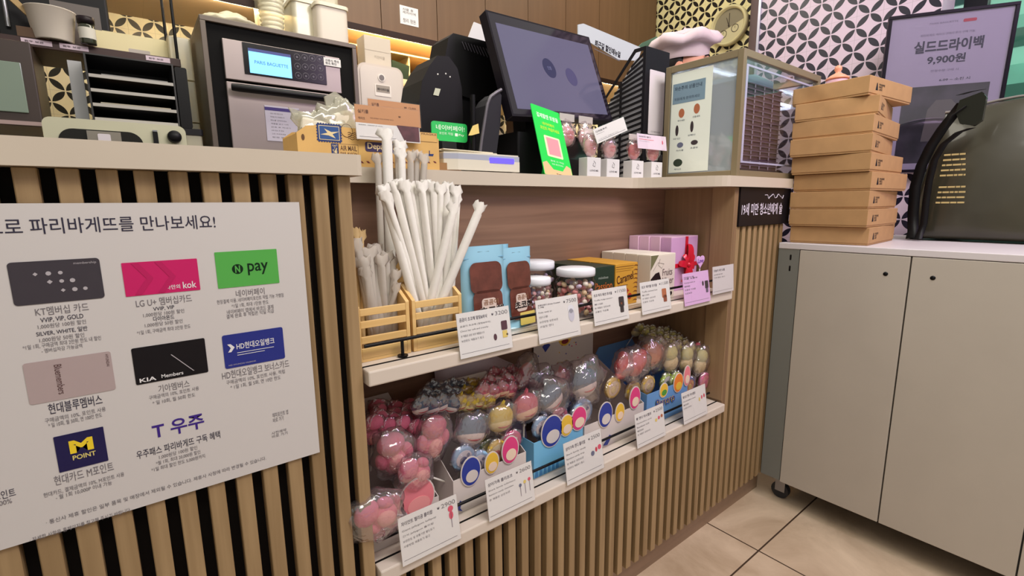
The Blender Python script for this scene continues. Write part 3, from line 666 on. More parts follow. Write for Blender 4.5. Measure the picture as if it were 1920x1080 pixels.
jar('clear candy jar at the back between the other two', .835, .972, .055, .136)
jar('small clear candy jar beside the blue pouch', .762, .886, .040, .108)

# truffle boxes
def gift_box(label, x, y, w, d, h, side, top, grp, deco=None, name='gift_box', rz=0):
    t = thing(name, label, 'box', (x, y, ZS), R(rz), grp)
    MB().box(0, w, 0, d, 0, h*.98, side).build('carton', t, .0008, 1)
    MB().box(.0003, w-.0003, .0003, d-.0003, h*.98, h, top).build('lid', t, .0006, 1)
    if deco: deco(t, w, h)
    return t
GRN = mat('box_green', (30, 50, 38), .4); ORG = mat('box_orange', (204, 150, 52), .4); IVO = mat('box_ivory', (222, 212, 200), .45); LIL = mat('box_lilac', (206, 160, 204), .35); LIS = mat('box_lilac_side', (226, 188, 214), .45)
def d_green(t, w, h):
    MB().text('melodious', w*.25, w*.70, h*.72, h*.78, -.0006, mat('print_silver', (170, 180, 170), .4)).text('Passion', w*.10, w*.90, h*.46, h*.64, -.0006, mat('print_orange', (196, 104, 44), .4), .006).text('truffle', w*.3, w*.75, h*.33, h*.40, -.0006, mat('print_silver', 0)).disc(w*.55, h*.16, w*.16, -.0007, -.0003, mat('print_pink_food', (190, 90, 80), .4)).disc(w*.35, h*.18, w*.10, -.0009, -.0003, mat('print_cream', 0)).build('printed_front', t)
def d_orange(t, w, h):
    b = MB(); dkb = mat('print_brown', (120, 70, 26), .4)
    for i in range(9):
        z = h*(.06+.105*i); b.prism([(w*.80, z+.002), (w*.9, z+.006), (w*.995, z+.004), (w*.995, z+.001), (w*.9, z+.003)], -.0007, -.0003, dkb)
    b.box(.002, w*.8, -.0007, -.0003, h*.93, h*.94, dkb).box(.002, w*.8, -.0007, -.0003, h*.88, h*.885, dkb).box(.002, w*.7, -.0007, -.0003, h*.83, h*.833, dkb)
    Mt = Matrix.Translation((w*.08, 0, h*.52)) @ Matrix.Rotation(R(-9), 4, 'Y')
    b.text('Caramel', 0, w*.74, 0, h*.20, -.0008, mat('print_dark_brown', (74, 34, 24), .4), .008, Mt)
    b.box(w*.1, w*.55, -.0007, -.0003, h*.48, h*.49, mat('print_dark_brown', 0), )
    b.text('20+', w*.18, w*.62, h*.26, h*.42, -.0008, mat('print_red', (176, 40, 36), .4), .02).disc(w*.66, h*.2, w*.09, -.0008, -.0003, mat('print_red', 0)).disc(w*.42, h*.17, w*.08, -.0008, -.0003, mat('print_red', 0))
    b.build('printed_front', t)
def d_white(t, w, h):
    b = MB(); ol = mat('print_olive', (112, 110, 78), .4); ik = mat('print_black', 0); gy = mat('print_taupe', (120, 104, 104), .4)
    b.prism([(0.001, h*.99), (w*.30, h*.99), (0.001, h*.66)], -.0006, -.0003, ol)
    b.text('Fruits', w*.48, w*.88, h*.50, h*.66, -.0008, gy, .004).text('Mixer', w*.48, w*.94, h*.30, h*.46, -.0008, gy, .004)
    b.prism([(w*.02, h*.46), (w*.20, h*.58), (w*.34, h*.60), (w*.44, h*.40), (w*.36, h*.30), (w*.30, h*.44), (w*.16, h*.36), (w*.04, h*.30)], -.0007, -.0003, ik)
    b.tube([(w*.10, -.0008, h*.64), (w*.28, -.0008, h*.82), (w*.52, -.0008, h*.78), (w*.44, -.0008, h*.68), (w*.30, -.0008, h*.76), (w*.36, -.0008, h*.9)], .0004, gy, 5)
    b.disc(w*.86, h*.06, w*.05, -.0007, -.0003, ik)
    b.build('printed_front', t)
def d_ribbon(t, w, h):
    rb = mat('ribbon_red', (206, 24, 52), .25, coat=.3)
    RB = MB(); cx, cz = w*.56, h*.47
    RB.box(cx-.007, cx+.007, -.0020, -.0004, 0.001, h-.001, rb).box(.001, w-.001, -.0022, -.0006, cz-.007, cz+.006, rb)
    def loop(dx, dz, sw):
        dx *= 1.35; dz *= 1.35; sw *= 1.3
        n = 14; pts = []
        for i in range(n+1):
            a = PI*i/n; s_ = math.sin(a); pts.append((cx+dx*(1-math.cos(a))/2, -.004-.012*s_, cz+dz*(1-math.cos(a))/2))
        up = Vector((-dz, 0, dx)).normalized(); vs = []
        for i, p_ in enumerate(pts):
            wd = sw*(.35+.65*math.sin(PI*i/n)**.6); vs += [Vector(p_)+up*wd, Vector(p_)-up*wd]
        RB.add(vs, [(2*i, 2*i+1, 2*i+3, 2*i+2) for i in range(n)], rb, True)
    loop(.006, .050, .013); loop(-.034, .006, .009); loop(.030, -.004, .010); loop(.022, .028, .009); loop(-.020, -.040, .008); loop(.014, -.038, .008); loop(-.016, .024, .008)
    RB.ell((cx, -.012, cz), (.008, .007, .008), rb)
    RB.build('ribbon_bow', t)
gift_box('dark green truffle box with Passion lettering', .944, .868, .086, .095, .116, GRN, GRN, 'small truffle boxes', d_green)
gift_box('dark green truffle box hidden behind the front one', .944, .964, .086, .090, .116, GRN, GRN, 'small truffle boxes')
gift_box('orange truffle box with Caramel lettering', 1.032, .866, .096, .094, .118, ORG, ORG, 'small truffle boxes', d_orange)
gift_box('orange truffle box behind the Caramel lettering box', 1.032, .961, .096, .094, .118, ORG, ORG, 'small truffle boxes')
dep = ['front of the row, lettering on it', 'second in the row', 'third in the row', 'last in the row, at the back']
for i in range(4):
    gift_box('ivory truffle box, '+dep[i], 1.188+.0*i, .866+.0478*i, .124, .0465, .132, IVO, mat('box_ivory_top', (232, 224, 210), .45), 'ivory truffle boxes standing in a row', d_white if i == 0 else None)
for i in range(4):
    gift_box('lilac box, '+['front of the row, with a red ribbon bow', 'second in the row behind the ribbon', 'third in the row', 'last in the row at the back'][i], 1.345-.006*i, .905+.0385*i, .150, .0375, .176, LIL if i == 0 else LIS, LIS, 'lilac ribbon boxes standing in a row', d_ribbon if i == 0 else None, 'ribbon_box')
t = thing('heart_topper', 'small lilac heart shaped sign reading Love before the ribbon box', 'topper', (1.395, .845, ZS))
MB().box(.020, .024, 0, .002, 0, .075, PAPER()).build('stick', t)
hp = [(.022+.0014*16*math.sin(a)**3, .100+.0014*(13*math.cos(a)-5*math.cos(2*a)-2*math.cos(3*a)-math.cos(4*a))) for a in [2*PI*i/40 for i in range(40)]]
MB().prism(hp[::-1], -.001, 0.0015, mat('topper_lilac', (226, 180, 232), .4)).text('Love', .006, .038, .094, .108, -.0016, mat('topper_ink', (110, 50, 160), .4), .012).build('heart', t)
# ================================================================== LOWER SHELF GOODS (shelf top z = .478)
ZL = .4785
CARDW = mat('display_card_white', (214, 204, 200), .55)
WRAP = clear('candy_wrapper', (246, 240, 244), .24, .16, .07, (226, 218, 222), bump=.9)
FOIL = mat('wrapper_tie', (190, 190, 196), .3, .7)
STK = mat('lolly_stick', (226, 222, 214), .5)
def crumple(c, r, m, seed, n=22, k=14, amp=.16):
    rnd = random.Random(seed); ph = [rnd.random()*6 for _ in range(8)]
    def fn(d):
        return 1+amp*(.45*math.sin(5*d.x+ph[0]+3*d.z)+.4*math.sin(7*d.z+ph[1]+2*d.y)+.3*math.sin(11*d.x-6*d.y+ph[2])+.22*math.sin(17*d.z+13*d.x+ph[3]))
    return MB().ell(c, r, m, n, k, None, fn)
def lolly_parts(t, build_candy, wr, wc=(0, 0, 0), stick=.085, seed=1, wrapper=True):
    """candy centred at the origin, face to -y, stick going down, clear bag round it gathered below"""
    build_candy(t)
    MB().cyl((0, .004, -wr[2]*.6), (0, .004, -wr[2]*.6-stick), .0019, STK, 8).build('stick', t)
    if wrapper:
        crumple((wc[0], wc[1], wc[2]), wr, WRAP, seed).build('wrapper', t)
        MB().cyl((0, .004, -wr[2]*1.04), (0, .004, -wr[2]*1.16), .0045, FOIL, 10).build('tie', t)

PKF = mat('candy_pink_fluffy', (226, 120, 146), .85, bump=.5, bscale=260, noise=.08, nscale=30)
PKL = mat('candy_pink_pale', (236, 166, 164), .85, bump=.5, bscale=260)
def c_pink(t):
    b = MB(); b.ell((0, 0, .018), (.021, .014, .018), PKF).ell((0, .001, -.014), (.020, .013, .022), PKF)
    b.ell((-.020, -.001, -.004), (.009, .008, .014), PKF, 14, 9).ell((.020, -.001, -.004), (.009, .008, .014), PKF, 14, 9)
    b.build('candy', t); MB().ell((0, -.008, -.014), (.013, .0075, .016), PKL, 16, 10).build('pale_patch', t)
def c_dome(top, bot, band=None):
    def f(t):
        b = MB(); b.ell((0, 0, 0), (.027, .014, .025), top, 24, 14); b.ell((0, -.0018, -.0075), (.0255, .0138, .0175), bot, 24, 12)
        b.prism([(-.004, .023), (.005, .023), (.004, .034)], -.002, .003, top)
        b.build('candy', t)
        q = MB(); n = 14
        q.tube([(.019*math.sin(a), -.0148+.006*abs(math.sin(a))**2, -.0035-.007*math.cos(a)) for a in [R(-62+124*i/n) for i in range(n+1)]], .0016, mat('icing_red', (178, 52, 64), .4), 6)
        q.build('icing_line', t)
    return f
def c_disc(rim, mid, dot):
    def f(t):
        M0 = Matrix.Rotation(PI/2, 4, 'X')
        MB().lathe([(0, .004), (.017, .0045), (.0205, .0055), (.023, .004), (.0235, 0), (.023, -.004), (0, -.004)], rim, 32, M=M0).build('candy', t)
        q = MB().disc(0, 0, .0165, -.0052, -.0044, mid, 28)
        q.build('inlay', t)
        MB().disc(-.002, -.002, .0075, -.0062, -.0052, dot, 18).disc(.008, .007, .003, -.0062, -.0052, dot, 12).build('swirl', t)
    return f
GB = mat('candy_grey_blue', (94, 108, 128), .6); GW = mat('candy_white', (222, 210, 202), .6); GY = mat('candy_yellow', (222, 196, 74), .6); GYB = mat('candy_pale_yellow', (232, 214, 150), .6)
GP = mat('candy_coral', (216, 104, 122), .6); GPB = mat('candy_peach', (236, 196, 160), .6)
LB = mat('disc_pale_blue', (148, 190, 226), .35, coat=.3); DB = mat('disc_navy', (40, 56, 128), .4); DY = mat('disc_yellow', (224, 188, 60), .35, coat=.3); DYP = mat('disc_pale', (228, 204, 170), .4)
DG2 = mat('disc_lime', (168, 200, 60), .35, coat=.3); DGD = mat('disc_green', (86, 120, 40), .4); DP = mat('disc_pink', (220, 84, 140), .35, coat=.3); DW = mat('disc_white', (228, 222, 228), .4)
OR = mat('candy_orange', (214, 126, 84), .5, coat=.4); RD = mat('candy_red_gel', (214, 70, 78), .3, coat=.5); KH = mat('candy_khaki', (206, 200, 120), .6); KHB = mat('candy_pale_khaki', (222, 206, 150), .6)
def lolly(name, label, px, py, y, candy, wr, grp, rot=(0, 0, 0), sc=1, seed=1, stick=.085, wrapper=True, wc=(0, 0, 0)):
    p = at(px, py, 'y', y)
    t = thing(name, label, 'lollipop', p, group=grp, rot=tuple(R(a) for a in rot)); sc *= (1.0 if 'packed' in label else 1.26); t.scale = (sc, sc, sc)
    lolly_parts(t, candy, wr, wc, stick, seed, wrapper)
    return t
def display_box(label, x, y, w, d, hf, hb, cl, art=None, back=True, front_h=None):
    """open card box: floor, low front, sides rising to a tall back card"""
    t = thing('display_box', label, 'display box', (x, y, ZL))
    MB().box(0, w, 0, d, 0, .0015, cl).build('base', t)
    MB().box(0, w, 0, .0015, .0015, hf, cl).build('front_panel', t)
    if back: MB().prism([(0, .0015), (w, .0015), (w, hb*.86), (w*.9, hb), (w*.1, hb), (0, hb*.86)], d-.0015, d, cl).build('back_panel', t)
    MB().prism([(.0016, .0015), (d-.0016, .0015), (d-.0016, hb*.6 if back else hf), (.0016, hf)], 0, .0015, cl, 'yz').build('side_panel', t)
    MB().prism([(.0016, .0015), (d-.0016, .0015), (d-.0016, hb*.6 if back else hf), (.0016, hf)], w-.0015, w, cl, 'yz').build('side_panel', t)
    if art: art(t, w, hf, d, hb)
    return t
def blob_art(items):
    """plain rounded colour shapes standing up from the front card, as a cut-out edge"""
    def f(t, w, h, d, hb):
        for k, (u, v, rx, rz_, m, e) in enumerate(items):
            b = MB(); b.disc(w*u, v+.012, rx*1.2+.0028, -.0022, -.0004, CARDW, 28, rz_*1.25+.0028); v += .012; b.disc(w*u, v, rx*1.2, -.0028, -.0022, m, 28, rz_*1.25)
            if e: b.disc(w*u+rx*.1, v-rz_*.45, rx*.8, -.0033, -.0028, e, 20, rz_*.55)
            b.build('cutout', t)
    return f
NV = mat('print_navy_blue', (44, 60, 150), .45); YL = mat('print_sun_yellow', (232, 188, 66), .45); MG = mat('print_magenta', (220, 64, 128), .45); SK = mat('print_sky', (118, 186, 226), .45); PNK = mat('print_soft_pink', (232, 132, 142), .45); CRM = mat('print_soft_cream', (240, 214, 190), .45)

display_box('white card display box of pink wrapped lollipops at the left end of the lower shelf', .302, .8445, .150, .205, .062, .235, CARDW, blob_art([(.30, .060, .020, .028, PNK, CRM), (.66, .066, .032, .034, PNK, mat('print_peach', (240, 160, 160), .45)), (.10, .022, .010, .012, MG, None)]))
def art_b(t, w, h, d, hb):
    blob_art([(.22, .078, .020, .026, NV, CARDW), (.50, .078, .015, .020, YL, CRM), (.76, .092, .019, .026, MG, CRM)])(t, w, h, d, hb)
    b = MB().prism([(.006, .012), (.016, .030), (.020, .026), (.014, .014), (.020, .004)], -.003, -.0004, NV).prism([(.125, .008), (.138, .034), (.146, .030), (.140, .010)], -.003, -.0004, MG)
    b.build('printed_shapes', t)
display_box('white card display box of fish shaped lollipops', .488, .8445, .205, .135, .082, .255, CARDW, art_b)
def art_c(t, w, h, d, hb):
    blob_art([(.34, .098, .028, .032, NV, CARDW), (.64, .098, .018, .022, YL, CRM), (.90, .104, .022, .025, MG, CRM)])(t, w, h, d, hb)
    b = MB()
    for i in range(6): b.prism([(.004+.014*i, .002), (.014+.014*i, .002), (.012+.014*i, .022+.006*(i % 2)), (.006+.014*i, .020)], -.001, -.0002, mat('print_deep_sky', (70, 140, 200), .45))
    b.build('printed_shapes', t)
display_box('light blue card display box of disc lollipops in the middle of the lower shelf', .718, .8445, .172, .135, .095, .20, SK, art_c, back=False)
def art_d(t, w, h, d, hb):
    blob_art([(.32, .084, .022, .028, NV, CARDW), (.56, .074, .015, .021, YL, CRM), (.82, .100, .019, .026, MG, CRM)])(t, w, h, d, hb)
    b = MB(); yb = d-.0022
    b.disc(w*.50, hb*.86, .030, yb, yb+.0006, YL, 28, .033)
    b.disc(w*.5, hb*.80, .015, yb-.0006, yb, mat('print_maroon', (130, 36, 44), .5), 20, .008)
    b.text('Carrot', w*.12, w*.42, hb*.90, hb*.96, yb, INK(), .01)
    rnd = random.Random(3)
    for i in range(26):
        u, v = rnd.random(), rnd.random(); MB().disc(w*(.06+.88*u), hb*(.3+.5*v), .0022, yb, yb+.0005, (NV, YL, MG)[i % 3], 8).build('printed_dot', t)
    b.prism([(w*.13, hb*.80), (w*.20, hb*.84), (w*.26, hb*.80), (w*.18, hb*.74)], yb-.0002, yb+.0004, NV)
    b.prism([(w*.06, .010), (w*.13, .036), (w*.17, .030), (w*.15, .008)], -.003, -.0004, NV).prism([(w*.30, .006), (w*.40, .030), (w*.43, .026), (w*.36, .004)], -.003, -.0004, NV)
    b.build('printed_shapes', t)
display_box('tall white card display with a yellow printed circle and disc lollipops', .896, .8445, .255, .21, .085, .315, CARDW, art_d)
def art_e(t, w, h, d, hb):
    b = MB()
    b.text('Pororo', w*.20, w*.66, .050, .078, -.0030, YL, .05).text('Pororo', w*.20, w*.66, .050, .078, -.0036, mat('print_logo_blue', (36, 70, 160), .45), .012)
    b.build('lettering', t)
    blob_art([(.38, .088, .016, .017, YL, mat('print_green', (80, 150, 60), .5)), (.74, .094, .020, .024, mat('print_orange_bright', (232, 130, 50), .45), YL), (.96, .106, .014, .026, PNK, CRM)])(t, w, h, d, hb)
display_box('blue card display box with yellow Pororo lettering at the right end of the lower shelf', 1.165, .8445, .215, .215, .105, .20, mat('display_card_blue', (104, 152, 206), .5), art_e)
# torn paper bag behind the grey and pink candies
t = thing('paper_sheet', 'lilac grey paper sheet behind the wrapped grey and pink lollipops', 'paper', (.56, .985, ZL))
b = MB(); vs = []
for i in range(9):
    for j in range(7):
        u, v = i/8, j/6; vs.append((u*.25, .012*math.sin(5*u+2*v)+.05*v, v*(.25+.05*math.sin(3*u+.6))))
b.add(vs, [(i*7+j, (i+1)*7+j, (i+1)*7+j+1, i*7+j+1) for i in range(8) for j in range(6)], mat('lilac_paper', (196, 182, 196), .6), True)
o = b.build('sheet', t); sm_ = o.modifiers.new('solid', 'SOLIDIFY'); sm_.thickness = .0012

# --- A: pink candies
GA = 'pink wrapped lollipops'
wrA = (.034, .020, .044)
lolly('lollipop', 'pink fluffy wrapped lollipop standing upright beside the grey and white one', 812, 820, .880, c_pink, wrA, GA, (8, 4, 6), 1.12, 3)
lolly('lollipop', 'pink fluffy wrapped lollipop standing in the second place from the left', 738, 850, .880, c_pink, wrA, GA, (10, -14, -8), 1.10, 4)
lolly('lollipop', 'pink fluffy wrapped lollipop leaning over the white box front', 778, 886, .855, c_pink, wrA, GA, (12, -52, 0), .95, 5)
lolly('lollipop', 'pink fluffy wrapped lollipop tipped out over the shelf edge at the far left', 706, 965, .812, c_pink, (.042, .022, .050), GA, (10, -60, -6), 1.0, 6, .06)
SH = (.030, .012, .040)
protoA = None
for r_ in range(4):
    for c_ in range(5):
        px = 700+c_*27+r_*4; py = 806-r_*11+(c_ % 2)*5; y = .915+.033*r_
        if protoA is None:
            protoA = lolly('lollipop', 'pink wrapped lollipop packed in the rows at the back of the left box', px, py, y, c_pink, SH, 'pink lollipops packed at the back', (14, 0, 0), 1.0, 8)
        else: dup(protoA, at(px, py, 'y', y), (R(14+random.uniform(-8, 8)), R(random.uniform(-25, 25)), R(random.uniform(-25, 25))))
# --- B: fish candies, drawn as plain two-tone drops
GBn = 'two tone wrapped lollipops'
wrB = (.034, .021, .034)
lolly('lollipop', 'grey and white wrapped lollipop beside the pink fluffy ones', 884, 806, .872, c_dome(GB, GW), wrB, GBn, (6, 14, 0), 1.12, 11)
lolly('lollipop', 'yellow two tone lollipop with a red line, in front', 938, 784, .870, c_dome(GY, GYB), wrB, GBn, (6, 6, 0), 1.04, 12)
lolly('lollipop', 'coral pink and peach lollipop right of the yellow one', 985, 762, .872, c_dome(GP, GPB), wrB, GBn, (6, -4, 0), 1.12, 13)
rowsB = [(GB, GW, 'grey two tone lollipop packed in the rows behind', 790, 748, 18), (GY, GYB, 'yellow two tone lollipop packed in the rows behind', 862, 742, 17), (GP, GPB, 'coral two tone lollipop packed in the rows behind', 905, 722, 17)]
for a_, b_, lb, px0, py0, st in rowsB:
    pro = None
    for r_ in range(3):
        for c_ in range(4):
            px = px0+c_*st+r_*10; py = py0+12-r_*15-c_*2+(c_ % 2)*4; y = .905+.036*r_
            if pro is None: pro = lolly('lollipop', lb, px, py, y, c_dome(a_, b_), (.030, .014, .030), lb.replace('lollipop', 'lollipops'), (16, 0, 0), .86, 20+px0 % 7)
            else: dup(pro, at(px, py, 'y', y), (R(16), R(random.uniform(-18, 18)), R(random.uniform(-30, 10))))
for k, (px, py, cc, lb) in enumerate([(868, 858, c_disc(LB, DW, DB), 'blue and white disc lollipop in front of the grey candy'), (896, 866, c_disc(LB, DW, DB), 'blue disc lollipop just behind the navy cut-out shape'), (931, 846, c_disc(DY, GYB, RD), 'yellow disc lollipop in the second box from the left'), (958, 828, c_disc(DP, DP, DW), 'pink disc lollipop above the magenta cut-out shape'), (912, 842, c_disc(DGD, KH, DGD), 'olive disc lollipop behind the yellow one')]):
    lolly('disc_lollipop', lb, px, py, .862 if k < 4 else .885, cc, (.027, .011, .027), 'disc lollipops in the second box', (6, 0, 0), .98 if k < 4 else .9, 30+k, .04)
# --- C: wrapped grey and pink over the blue box
GCn = 'large wrapped lollipops over the blue box'
wrC = (.042, .026, .044)
lolly('large_lollipop', 'large grey wrapped lollipop with a white base and red line, highest over the blue box', 1095, 716, .872, c_dome(GB, GW), wrC, GCn, (4, -6, 0), 1.28, 41)
lolly('large_lollipop', 'large grey wrapped lollipop leaning left over the blue box', 1032, 746, .876, c_dome(GB, GW), wrC, GCn, (8, -28, 0), 1.12, 42)
lolly('large_lollipop', 'large coral wrapped lollipop behind the two grey ones', 1052, 712, .915, c_dome(GP, GPB), wrC, GCn, (8, -20, 10), 1.05, 43)
lolly('large_lollipop', 'large coral wrapped lollipop far back before the lilac paper', 985, 704, .945, c_dome(GP, GPB), (.046, .026, .040), GCn, (20, -60, 10), 1.05, 44)
lolly('large_lollipop', 'large grey wrapped lollipop lying back before the lilac paper', 1010, 720, .925, c_dome(GB, GW), (.046, .026, .040), GCn, (20, 55, 10), 1.05, 45)
for k, (px, py, cc, lb, sc) in enumerate([(1014, 800, c_disc(LB, DW, DB), 'pale blue disc lollipop at the left of the blue box', .95), (1048, 782, c_disc(DP, MC['print_magenta'], DW), 'magenta disc lollipop in the blue box', .9), (1090, 772, c_disc(LB, DW, DB), 'big pale blue disc lollipop at the right of the blue box', 1.25), (1034, 812, c_disc(LB, DW, DB), 'pale blue disc lollipop behind the navy cut-out of the blue box', .9), (1076, 764, c_disc(DB, LB, DB), 'dark blue disc lollipop at the back of the blue box', 1.1)]):
    lolly('disc_lollipop', lb, px, py, .862 if k < 4 else .90, cc, (.027, .011, .027), 'disc lollipops in the blue box', (6, 0, 0), sc, 50+k, .05)
# --- D
def c_gel(m):
    def f(t): MB().ell((0, 0, 0), (.030, .016, .024), m, 22, 12, None, lambda d: 1+.06*math.sin(6*d.x+2)).ell((.020, 0, .012), (.012, .010, .010), m, 12, 8).ell((-.022, 0, .006), (.010, .009, .012), m, 12, 8).build('candy', t)
    return f
lolly('gel_lollipop', 'red glossy wrapped lollipop leaning left before the white card', 1168, 686, .870, c_gel(RD), (.038, .022, .032), 'glossy wrapped lollipops', (6, -70, 0), 1.05, 61, .10)
lolly('gel_lollipop', 'red glossy wrapped lollipop in the middle before the white card', 1190, 682, .866, c_gel(RD), (.042, .024, .034), 'glossy wrapped lollipops', (6, -12, 0), 1.25, 62, .10)
lolly('gel_lollipop', 'orange glossy wrapped lollipop behind the red ones', 1222, 664, .900, c_gel(OR), (.042, .024, .036), 'glossy wrapped lollipops', (6, 14, 0), 1.35, 63, .12)
for k, (px, py, lb) in enumerate([(1148, 727, 'yellow disc lollipop leftmost before the tall white card'), (1186, 733, 'yellow disc lollipop in the middle before the tall white card'), (1214, 722, 'yellow disc lollipop rightmost before the tall white card')]):
    lolly('disc_lollipop', lb, px, py, .868+.004*k, c_disc(DY, DYP, GYB), (.027, .011, .027), 'yellow disc lollipops', (4, 0, 0), 1.05, 70+k, .05)
# --- E
def c_khaki(t): MB().ell((0, 0, .010), (.020, .012, .018), KH, 18, 10).ell((0, 0, -.014), (.022, .013, .020), KHB, 18, 10).build('candy', t)
for k, (px, py, lb) in enumerate([(1258, 670, 'pale yellow wrapped lollipop leftmost of three over the Pororo box'), (1287, 672, 'pale yellow wrapped lollipop in the middle over the Pororo box'), (1314, 676, 'pale yellow wrapped lollipop rightmost over the Pororo box')]):
    lolly('lollipop', lb, px, py, .868, c_khaki, (.030, .018, .042), 'pale yellow wrapped lollipops', (5, 10*(k-1), 0), 1.1, 80+k, .09)
for k, (px, py, cc, lb) in enumerate([(1249, 716, c_disc(DG2, DW, DGD), 'lime green disc lollipop leftmost in the Pororo box'), (1267, 714, c_disc(DG2, KH, DG2), 'lime green disc lollipop second in the Pororo box'), (1291, 722, c_disc(NV, OR, DY), 'blue and orange disc lollipop in the Pororo box'), (1320, 714, c_disc(DP, PNK, DP), 'pink disc lollipop at the right end of the Pororo box')]):
    lolly('disc_lollipop', lb, px, py, .858 if k != 0 else .872, cc, (.027, .011, .027), 'disc lollipops in the Pororo box', (4, 0, 0), 1.02, 90+k, .05)
pro = None
for r_ in range(5):
    for c_ in range(8):
        y = .895+.030*r_; px = 1244+c_*12.5-r_*12; py = 652-r_*8.5+(c_ % 2)*2+c_*1.2
        if pro is None: pro = lolly('lollipop', 'pale yellow wrapped lollipop packed in the rows at the back right', px, py, y, c_khaki, (.024, .011, .034), 'pale yellow lollipops packed at the back', (28, 0, -20), .86, 99, .07)
        else: dup(pro, at(px, py, 'y', y), (R(28), R(random.uniform(-14, 14)), R(-20+random.uniform(-18, 18))))
for k, (px, py) in enumerate([(1312, 652), (1316, 646), (1303, 642)]):
    lolly('lollipop', ['pink wrapped lollipop at the right end of the rows, front one', 'pink wrapped lollipop at the right end of the rows, middle one', 'pink wrapped lollipop at the right end of the rows, back one'][k], px, py, .90+.025*k, c_gel(GP), (.030, .018, .034), 'pink wrapped lollipops at the right end', (20, 20, 0), .8, 110+k, .06)
# ================================================================== ON THE COUNTERTOP (top z = 1.2325)
ZC = 1.2328
def X_(px, py, y): return at(px, py, 'y', y).x
def Z_(px, py, y): return at(px, py, 'y', y).z
def pp(pts, y, o=(0, 0)): return [(at(a, b, 'y', y).x-o[0], at(a, b, 'y', y).z-o[1]) for a, b in pts]
KB = mat('kraft_smooth', (212, 170, 102), .6, noise=.04, nscale=25)
yk = 1.032
x0 = X_(557, 262, yk); x1 = X_(823, 280, yk); H = Z_(700, 245, yk)-ZC
t = thing('kraft_tray_box', 'kraft paper tray box printed with airmail stamps beside the step in the countertop', 'box', (x0, yk, ZC))
w = x1-x0
prof = [(0, 0), (w, 0), (w, H*.92), (w*.94, H), (w*.52, H), (w*.16, H*1.04), (w*.06, H*.98), (0, H*.80)]
f = MB().prism(prof, 0, .002, KB).build('front_panel', t)
MB().prism(prof, .108, .110, KB).build('back_panel', t)
MB().box(0, .002, .002, .108, 0, H*.78, KB).box(w-.002, w, .002, .108, 0, H*.9, KB).box(.002, w-.002, .002, .108, 0, .002, KB).build('tray', t)
navy = mat('stamp_navy', (40, 58, 112), .5); brn = mat('stamp_brown', (96, 66, 50), .5); cream = mat('stamp_cream', (226, 206, 160), .5)
def loc(px, py): q = at(px, py, 'y', yk); return q.x-x0, q.z-ZC
b = MB(); a = loc(596, 264); c = loc(638, 235)
b.rrect(a[0], c[0], a[1], c[1], .002, -.0006, -.0002, navy)
for i in range(9):
    for zz_ in (a[1], c[1]): b.disc(a[0]+(c[0]-a[0])*(i+.5)/9, zz_, .0018, -.0007, -.0003, navy, 8)
for i in range(6):
    for xx_ in (a[0], c[0]): b.disc(xx_, a[1]+(c[1]-a[1])*(i+.5)/6, .0018, -.0007, -.0003, navy, 8)
b.rrect(a[0]+.003, c[0]-.003, a[1]+.003, c[1]-.003, .001, -.0009, -.0007, cream).rrect(a[0]+.0042, c[0]-.0042, a[1]+.0042, c[1]-.0042, .001, -.0011, -.0009, mat('stamp_blue', (48, 82, 140), .5))
mx, mz = (a[0]+c[0])/2, (a[1]+c[1])/2
b.prism([(mx-.018, mz-.004), (mx-.004, mz), (mx-.010, mz+.008), (mx+.004, mz+.002), (mx+.020, mz+.004), (mx+.006, mz-.002), (mx+.012, mz-.010), (mx-.002, mz-.005)], -.0013, -.0011, cream)
cx_, cz_ = loc(650, 245)
n = 26; b.tube([(cx_+.012*math.cos(2*PI*i/n), -.0006, cz_+.013*math.sin(2*PI*i/n)) for i in range(n+1)], .0005, brn, 4)
for j in range(4): b.tube([(cx_+.002+.024*i/12, -.0006, cz_-.004-.004*j+.0014*math.sin(i*1.1)) for i in range(13)], .0005, brn, 4)
a = loc(622, 290); c = loc(671, 272)
b.rrect(a[0], a[0]+.014, a[1], c[1], .0005, -.0006, -.0002, navy).rrect(a[0]+.014, c[0], a[1], c[1], .0005, -.0006, -.0002, brn).rrect(a[0]+.0148, c[0]-.0008, a[1]+.0008, c[1]-.0008, .0005, -.0008, -.0006, KB)
b.text('AIR MAIL', a[0]+.018, c[0]-.003, a[1]+.0095, c[1]-.003, -.0010, brn, .015).text('PAR AVION', a[0]+.018, c[0]-.003, a[1]+.0015, a[1]+.0065, -.0010, brn, .01)
b.text('✈', a[0]+.002, a[0]+.012, a[1]+.003, c[1]-.002, -.0010, cream)
a = loc(685, 282); c = loc(752, 272)
b.rrect(a[0], c[0], a[1]-.002, c[1]+.002, .005, -.0006, -.0002, mat('stamp_dusk', (62, 52, 92), .5)).text('Departure', a[0]+.005, c[0]-.006, a[1], c[1], -.0010, cream, .015)
for i, px in enumerate((678, 690, 705, 735, 760, 785, 803, 815)):
    q = loc(px, 304); b.prism([(q[0]-.004, q[1]+.002), (q[0]+.001, q[1]+.002), (q[0]+.005, q[1]-.002), (q[0], q[1]-.002)], -.0006, -.0002, mat('stamp_wine', (110, 44, 52), .5))
q = loc(806, 290); b.prism([(q[0]-.012, q[1]+.001), (q[0]+.010, q[1]+.002), (q[0]+.008, q[1]-.003), (q[0]-.008, q[1]-.003)], -.0006, -.0002, navy).box(q[0]-.002, q[0], -.0006, -.0002, q[1], q[1]+.009, navy)
a = loc(786, 265); c = loc(819, 250)
b.rrect(a[0], c[0], a[1], c[1], .0005, -.0006, -.0002, brn).rrect(a[0]+.0006, c[0]-.0006, a[1]+.0006, c[1]-.0006, .0004, -.0008, -.0006, KB).text('FRAGILE', a[0]+.006, c[0]-.002, c[1]-.006, c[1]-.002, -.001, brn, .01)
